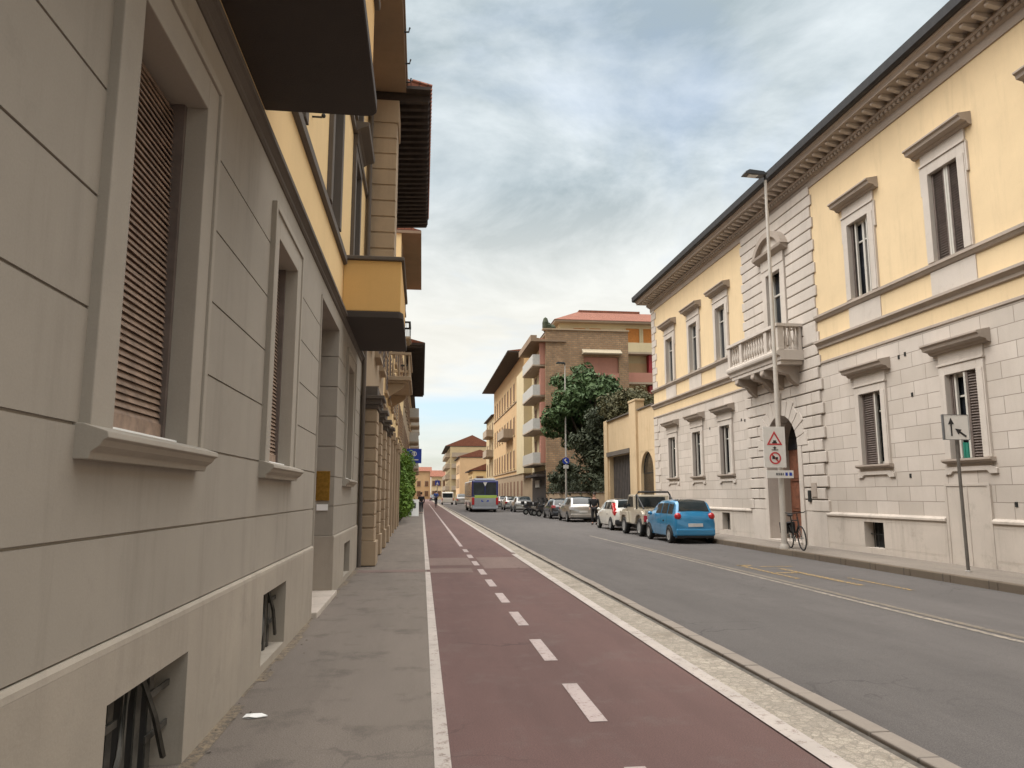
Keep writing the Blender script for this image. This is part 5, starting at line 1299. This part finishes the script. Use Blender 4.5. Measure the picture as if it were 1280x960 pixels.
for a, b_, c, d2 in ((ax0, ax1, az0, az0 + .012), (ax0, ax1, az1 - .012, az1), (ax0, ax0 + .012, az0 + .012, az1 - .012), (ax1 - .012, ax1, az0 + .012, az1 - .012)): m.b(a + .001, b_ - .001, ay - .005, ay - .001, c + .001, d2 - .001)
obj('border', m, M['sign_grey'], pl)
m = MB(); m.b(ax0 - .02, ax0 - .001, ay - .01, ay + .04, az0, az1); obj('edge', m, M['sign_grey'], pl)
# round blue sign on far lamp
rs_ = thing('round_sign', 'round blue sign with white mark on the distant street lamp', 'road sign', (10.3, 53.25, 3.9))
m = MB(); m.lathe([(.27, 0), (.27, .03)], (10.3, 53.20, 4.0), 24, 'y'); obj('disc', m, M['sign_blue'], rs_)
m = MB(); m.prism([(10.15, 4.05), (10.28, 4.18), (10.34, 4.12), (10.26, 4.04), (10.42, 3.88), (10.36, 3.82), (10.20, 3.98)], 53.19, 53.198, 'o'); obj('white_mark', m, M['sign_white'], rs_)
m = MB(); m.b(10.1, 10.5, 53.2, 53.23, 3.42, 3.68); obj('white_plate', m, M['sign_white'], rs_); rs_.location += Vector((.58, 2.85, .13))
# blue projecting shop sign on the left
bs = thing('blue_sign', 'blue projecting sign with a white emblem on the left facade above the hedge', 'sign', (-.7, 60, 4.6))
m = MB(); m.b(-1.22, -.06, 59.9, 60.0, 4.05, 5.2); obj('panel', m, M['sign_blue'], bs, bevel=.02)
m = MB(); ring_flat(-.64, 4.8, .20, .06, 59.895, .01, m, 16); m.b(-.70, -.58, 59.885, 59.896, 4.66, 4.94); m.b(-1.0, -.3, 59.885, 59.896, 4.28, 4.36); obj('emblem', m, M['sign_white'], bs)
m = MB(); m.tube([(-1.6, 60.03, 5.0), (-1.2, 60.03, 5.0)], .03, 6); m.tube([(-1.6, 60.03, 4.3), (-1.2, 60.03, 4.3)], .03, 6); obj('bracket', m, M['iron'], bs)
# sandwich board
sw = thing('sandwich_board', 'white folding sandwich board standing on the left pavement by the hedge', 'sign', (-.55, 57, 0))
m = MB(); m.prism([(56.55, 0), (56.95, 1.22), (57.0, 1.22), (56.6, 0)], -.92, -.2, 'u'); obj('panel', m, M['paper'], sw, bevel=.01)
m = MB(); m.prism([(57.45, 0), (57.03, 1.2), (56.99, 1.2), (57.4, 0)], -.91, -.21, 'u'); obj('rear_panel', m, M['white'], sw)
m = MB(); m.prism([(56.735, .58), (56.86, .98), (56.864, .977), (56.739, .577)], -.72, -.40, 'u'); obj('picture', m, M['sign_grey'], sw)
# far blue sign on a pole
fs_ = thing('square_sign', 'small blue square sign on a pole far down the cycle track', 'road sign', (2.05, 100, 0))
m = MB(); m.tube([(2.05, 100, 0), (2.05, 100, 3.6)], .05, 8); obj('pole', m, M['galv'], fs_)
m = MB(); m.b(1.75, 2.35, 99.93, 99.97, 2.8, 3.45); obj('panel', m, M['sign_blue'], fs_)
m = MB(); m.prism([(1.88, 2.9), (2.22, 2.9), (2.05, 3.3)], 99.915, 99.925, 'o'); obj('white_mark', m, M['sign_white'], fs_)

# ------------------------------------------------------------------ people
def skin_mesh(name, joints, edges, mt, parent, sub=1):
    me = bpy.data.meshes.new(name); me.from_pydata([j[0] for j in joints], edges, []); o = bpy.data.objects.new(name, me); COL.objects.link(o)
    md = o.modifiers.new('skin', 'SKIN'); md.use_smooth_shade = True
    if not me.skin_vertices: pass
    for i, j in enumerate(joints):
        sv = me.skin_vertices[0].data[i] if me.skin_vertices else None
        if sv: sv.radius = (j[1], j[2] if len(j) > 2 else j[1]); sv.use_root = (i == 0)
    o.modifiers.new('sub', 'SUBSURF').levels = sub; o.modifiers['sub'].render_levels = sub
    bpy.context.view_layer.update()
    me2 = bpy.data.meshes.new_from_object(o.evaluated_get(bpy.context.evaluated_depsgraph_get())); bpy.data.objects.remove(o); bpy.data.meshes.remove(me)
    me2.name = name; me2.materials.clear(); me2.materials.append(mt)
    for p in me2.polygons: p.use_smooth = True
    o2 = bpy.data.objects.new(name, me2); COL.objects.link(o2); o2.parent = parent; return o2
def person(label, loc, yaw, top, legs, stride=.18, arms=0.):
    t = thing('person', label, 'person', (0, 0, 0))
    s = stride
    J = [((0, 0, .93), .15, .11), ((0, 0, 1.12), .14, .10), ((0, 0, 1.33), .17, .11), ((0, 0, 1.47), .07, .07), ((0, .01, 1.55), .06, .06),
         ((.095, 0, .90), .10, .10), ((.10, s * .5, .50), .065, .065), ((.10, s * .35, .09), .045, .045), ((.10, s * .35 + .13, .035), .04, .035),
         ((-.095, 0, .90), .10, .10), ((-.10, -s * .35, .49), .065, .065), ((-.10, -s, .10), .045, .045), ((-.10, -s + .13, .035), .04, .035),
         ((.21, 0, 1.38), .06, .06), ((.25, -.04 - s * .2, 1.10), .045, .045), ((.24, .08 + arms, .88 + arms), .033, .033), ((.235, .12 + arms, .79 + arms), .035, .025),
         ((-.21, 0, 1.38), .06, .06), ((-.25, -.03 + s * .2, 1.10), .045, .045), ((-.24, .10 + arms, .88 + arms), .033, .033), ((-.235, .14 + arms, .79 + arms), .035, .025),
         ((0, .03, 1.65), .085, .10), ((0, .02, 1.74), .06, .07)]
    Ed = [(0, 1), (1, 2), (2, 3), (3, 4), (0, 5), (5, 6), (6, 7), (7, 8), (0, 9), (9, 10), (10, 11), (11, 12), (2, 13), (13, 14), (14, 15), (15, 16), (2, 17), (17, 18), (18, 19), (19, 20), (4, 21), (21, 22)]
    skin_mesh('body', J, Ed, M['skin'], t)
    g = lambda idx, k: [(J[i][0], J[i][1] + k, (J[i][2] if len(J[i]) > 2 else J[i][1]) + k) for i in idx]
    skin_mesh('jacket', [((0, 0, .86), .165, .125)] + g([1, 2], .02) + [((0, 0, 1.44), .09, .09)] + g([13, 14], .015) + [((.242, .06 + arms, .92 + arms), .05, .05)] + g([17, 18], .015) + [((-.242, .08 + arms, .92 + arms), .05, .05)], [(0, 1), (1, 2), (2, 3), (2, 4), (4, 5), (5, 6), (2, 7), (7, 8), (8, 9)], top, t)
    skin_mesh('trousers', g([0], .012) + g([5, 6], .018) + [((.10, s * .35, .10), .06, .06)] + g([9, 10], .018) + [((-.10, -s, .11), .06, .06)], [(0, 1), (1, 2), (2, 3), (0, 4), (4, 5), (5, 6)], legs, t)
    m = MB(); m.ball((0, .005, 1.705), (.098, .112, .10), 12, 8); obj('hair', m, M['hair'], t, smooth=True)
    for sx in (.10, -.10):
        yy = (s * .35 if sx > 0 else -s); m = MB(); m.ball((sx, yy + .07, .045), (.055, .14, .05), 8, 6); obj('shoe', m, M['cloth_black'], t, smooth=True)
    for sx in (.033, -.033): m = MB(); m.ball((sx, .125, 1.665), (.012, .012, .009), 6, 5); obj('eye', m, M['sign_black'], t)
    m = MB(); m.prism([(.12, 1.66), (.15, 1.625), (.115, 1.62)], -.014, .014, 'u'); obj('nose', m, M['skin'], t)
    t.location = loc; t.rotation_euler = (0, 0, yaw); return t
person('person in black jacket and trousers standing beside the silver hatchback', (9.72, 41.8, RZ), R(150), M['cloth_black'], M['cloth_black'], .12)
person('person in black walking away past the white sandwich board', (-.02, 64, 0), R(5), M['cloth_black'], M['cloth_dark'], .25)
pc = person('person in blue jacket riding a bicycle far down the cycle track', (0, 0, 0), 0, M['cloth_blue'], M['cloth_dark'], .35, .12); pc.location = (1.75, 92, .28)
t = thing('bicycle', 'bicycle ridden by the person in blue far down the cycle track', 'bicycle', (0, 0, 0))
for y in (-.52, .52): m = MB(); tor(m, (0, y, .34), .32, .022, 16); obj('wheel', m, M['rubber'], t)
m = MB()
for p, q in ((bb_, st_), (bb_, hd_), (st_, hd_), ((0, -.52, .34), bb_), ((0, -.52, .34), st_), (hd_, (0, .52, .34))): m.tube([p, q], .02, 6)
m.tube([(-.28, .3, 1.02), (.28, .3, 1.02)], .016, 6); m.tube([(0, .36, .8), (0, .3, 1.02)], .016, 6); obj('frame', m, M['iron'], t)
m = MB(); m.ball((0, -.22, .90), (.08, .14, .04), 8, 5); obj('saddle', m, M['plastic'], t)
t.location = (1.75, 92, 0)

# ------------------------------------------------------------------ light and sky
SUN_EL, SUN_AZ = R(48), R(266)                       # azimuth clockwise from +y
sd = Vector((math.sin(SUN_AZ) * math.cos(SUN_EL), math.cos(SUN_AZ) * math.cos(SUN_EL), math.sin(SUN_EL)))
L = bpy.data.lights.new('sun', 'SUN'); L.energy = 1.0; L.angle = R(40); L.color = (1, .965, .92)
lo = bpy.data.objects.new('sun', L); COL.objects.link(lo); lo.rotation_euler = (-sd).to_track_quat('-Z', 'Y').to_euler(); lo.location = (0, 0, 60)
w = bpy.data.worlds.new('World'); scene.world = w; w.use_nodes = True; nt = w.node_tree; nt.nodes.clear()
out = nt.nodes.new('ShaderNodeOutputWorld')
sky = nt.nodes.new('ShaderNodeTexSky'); sky.sky_type = 'NISHITA'; sky.sun_disc = False; sky.sun_elevation = SUN_EL; sky.sun_rotation = SUN_AZ
sky.air_density = 1.0; sky.dust_density = 2.5
bg1 = nt.nodes.new('ShaderNodeBackground'); nt.links.new(sky.outputs[0], bg1.inputs[0]); bg1.inputs[1].default_value = .08
tc = nt.nodes.new('ShaderNodeTexCoord'); sp = nt.nodes.new('ShaderNodeSeparateXYZ'); nt.links.new(tc.outputs['Generated'], sp.inputs[0])
zc = math_(nt, 'ADD', math_(nt, 'MAXIMUM', sp.outputs[2], 0.0), .16)
cb = nt.nodes.new('ShaderNodeCombineXYZ'); nt.links.new(math_(nt, 'DIVIDE', sp.outputs[0], zc), cb.inputs[0]); nt.links.new(math_(nt, 'DIVIDE', sp.outputs[1], zc), cb.inputs[1]); cb.inputs[2].default_value = 3.3
n1 = N(nt, 'ShaderNodeTexNoise', Scale=.75, Detail=7, Roughness=.52, Distortion=.35); nt.links.new(cb.outputs[0], n1.inputs[0])
n2 = N(nt, 'ShaderNodeTexNoise', Scale=1.75, Detail=9, Roughness=.60, Distortion=.35); 
mp = nt.nodes.new('ShaderNodeMapping'); mp.inputs['Location'].default_value = (4.2, 1.3, 0); nt.links.new(cb.outputs[0], mp.inputs[0]); nt.links.new(mp.outputs[0], n2.inputs[0])
# low band of the sky: thinner, paler cloud
lowf = ramp(nt, sp.outputs[2], .40, .22)
lowc = N(nt, 'ShaderNodeClamp'); nt.links.new(lowf, lowc.inputs[0])
ccol = mixc(nt, ramp(nt, n2.outputs[0], .38, .62), (.215, .258, .280), (.42, .455, .472))
ccol = mixc(nt, math_(nt, 'MULTIPLY', lowc.outputs[0], .75), ccol, (.515, .495, .445))
bg2 = nt.nodes.new('ShaderNodeBackground'); nt.links.new(ccol, bg2.inputs[0]); bg2.inputs[1].default_value = 1.0
zen = N(nt, 'ShaderNodeMapRange', interpolation_type='SMOOTHSTEP'); nt.links.new(sp.outputs[2], zen.inputs[0]); zen.inputs[1].default_value = .56; zen.inputs[2].default_value = .95
ccol2 = mixc(nt, zen.outputs[0], ccol, (.60, .575, .55)); nt.links.new(ccol2, bg2.inputs[0])
nt.links.new(math_(nt, 'ADD', .62, math_(nt, 'MULTIPLY', zen.outputs[0], 2.1)), bg2.inputs[1])      # an overcast sky is brightest overhead
mx = nt.nodes.new('ShaderNodeMixShader')
cov = ramp(nt, math_(nt, 'SUBTRACT', n1.outputs[0], math_(nt, 'MULTIPLY', ramp(nt, sp.outputs[2], .25, .10), .20)), .17, .40)
cl = N(nt, 'ShaderNodeClamp'); nt.links.new(cov, cl.inputs[0])
nt.links.new(cl.outputs[0], mx.inputs[0]); nt.links.new(bg1.outputs[0], mx.inputs[1]); nt.links.new(bg2.outputs[0], mx.inputs[2]); nt.links.new(mx.outputs[0], out.inputs[0])

# ------------------------------------------------------------------ camera
cam = bpy.data.cameras.new('camera'); co = bpy.data.objects.new('camera', cam); COL.objects.link(co)
rt = Vector((.992854579, -.119330569, 0)); upv = Vector((-.0175153339, -.145731137, .989169171)); fw = Vector((.11803812, .982101141, .146779941))
co.matrix_world = Matrix(((rt.x, upv.x, -fw.x, 0), (rt.y, upv.y, -fw.y, 0), (rt.z, upv.z, -fw.z, 1.6), (0, 0, 0, 1)))
cam.sensor_width = 36; cam.lens = 930 / 1280 * 36; cam.clip_start = .05; cam.clip_end = 2000
scene.camera = co
vs = scene.view_settings; vs.view_transform = 'Standard'; vs.look = 'None'; vs.gamma = 1; vs.exposure = 1.7; vs.use_curve_mapping = False
scene.cycles.max_bounces = 6; scene.cycles.diffuse_bounces = 4; scene.cycles.glossy_bounces = 3; scene.cycles.use_denoising = True
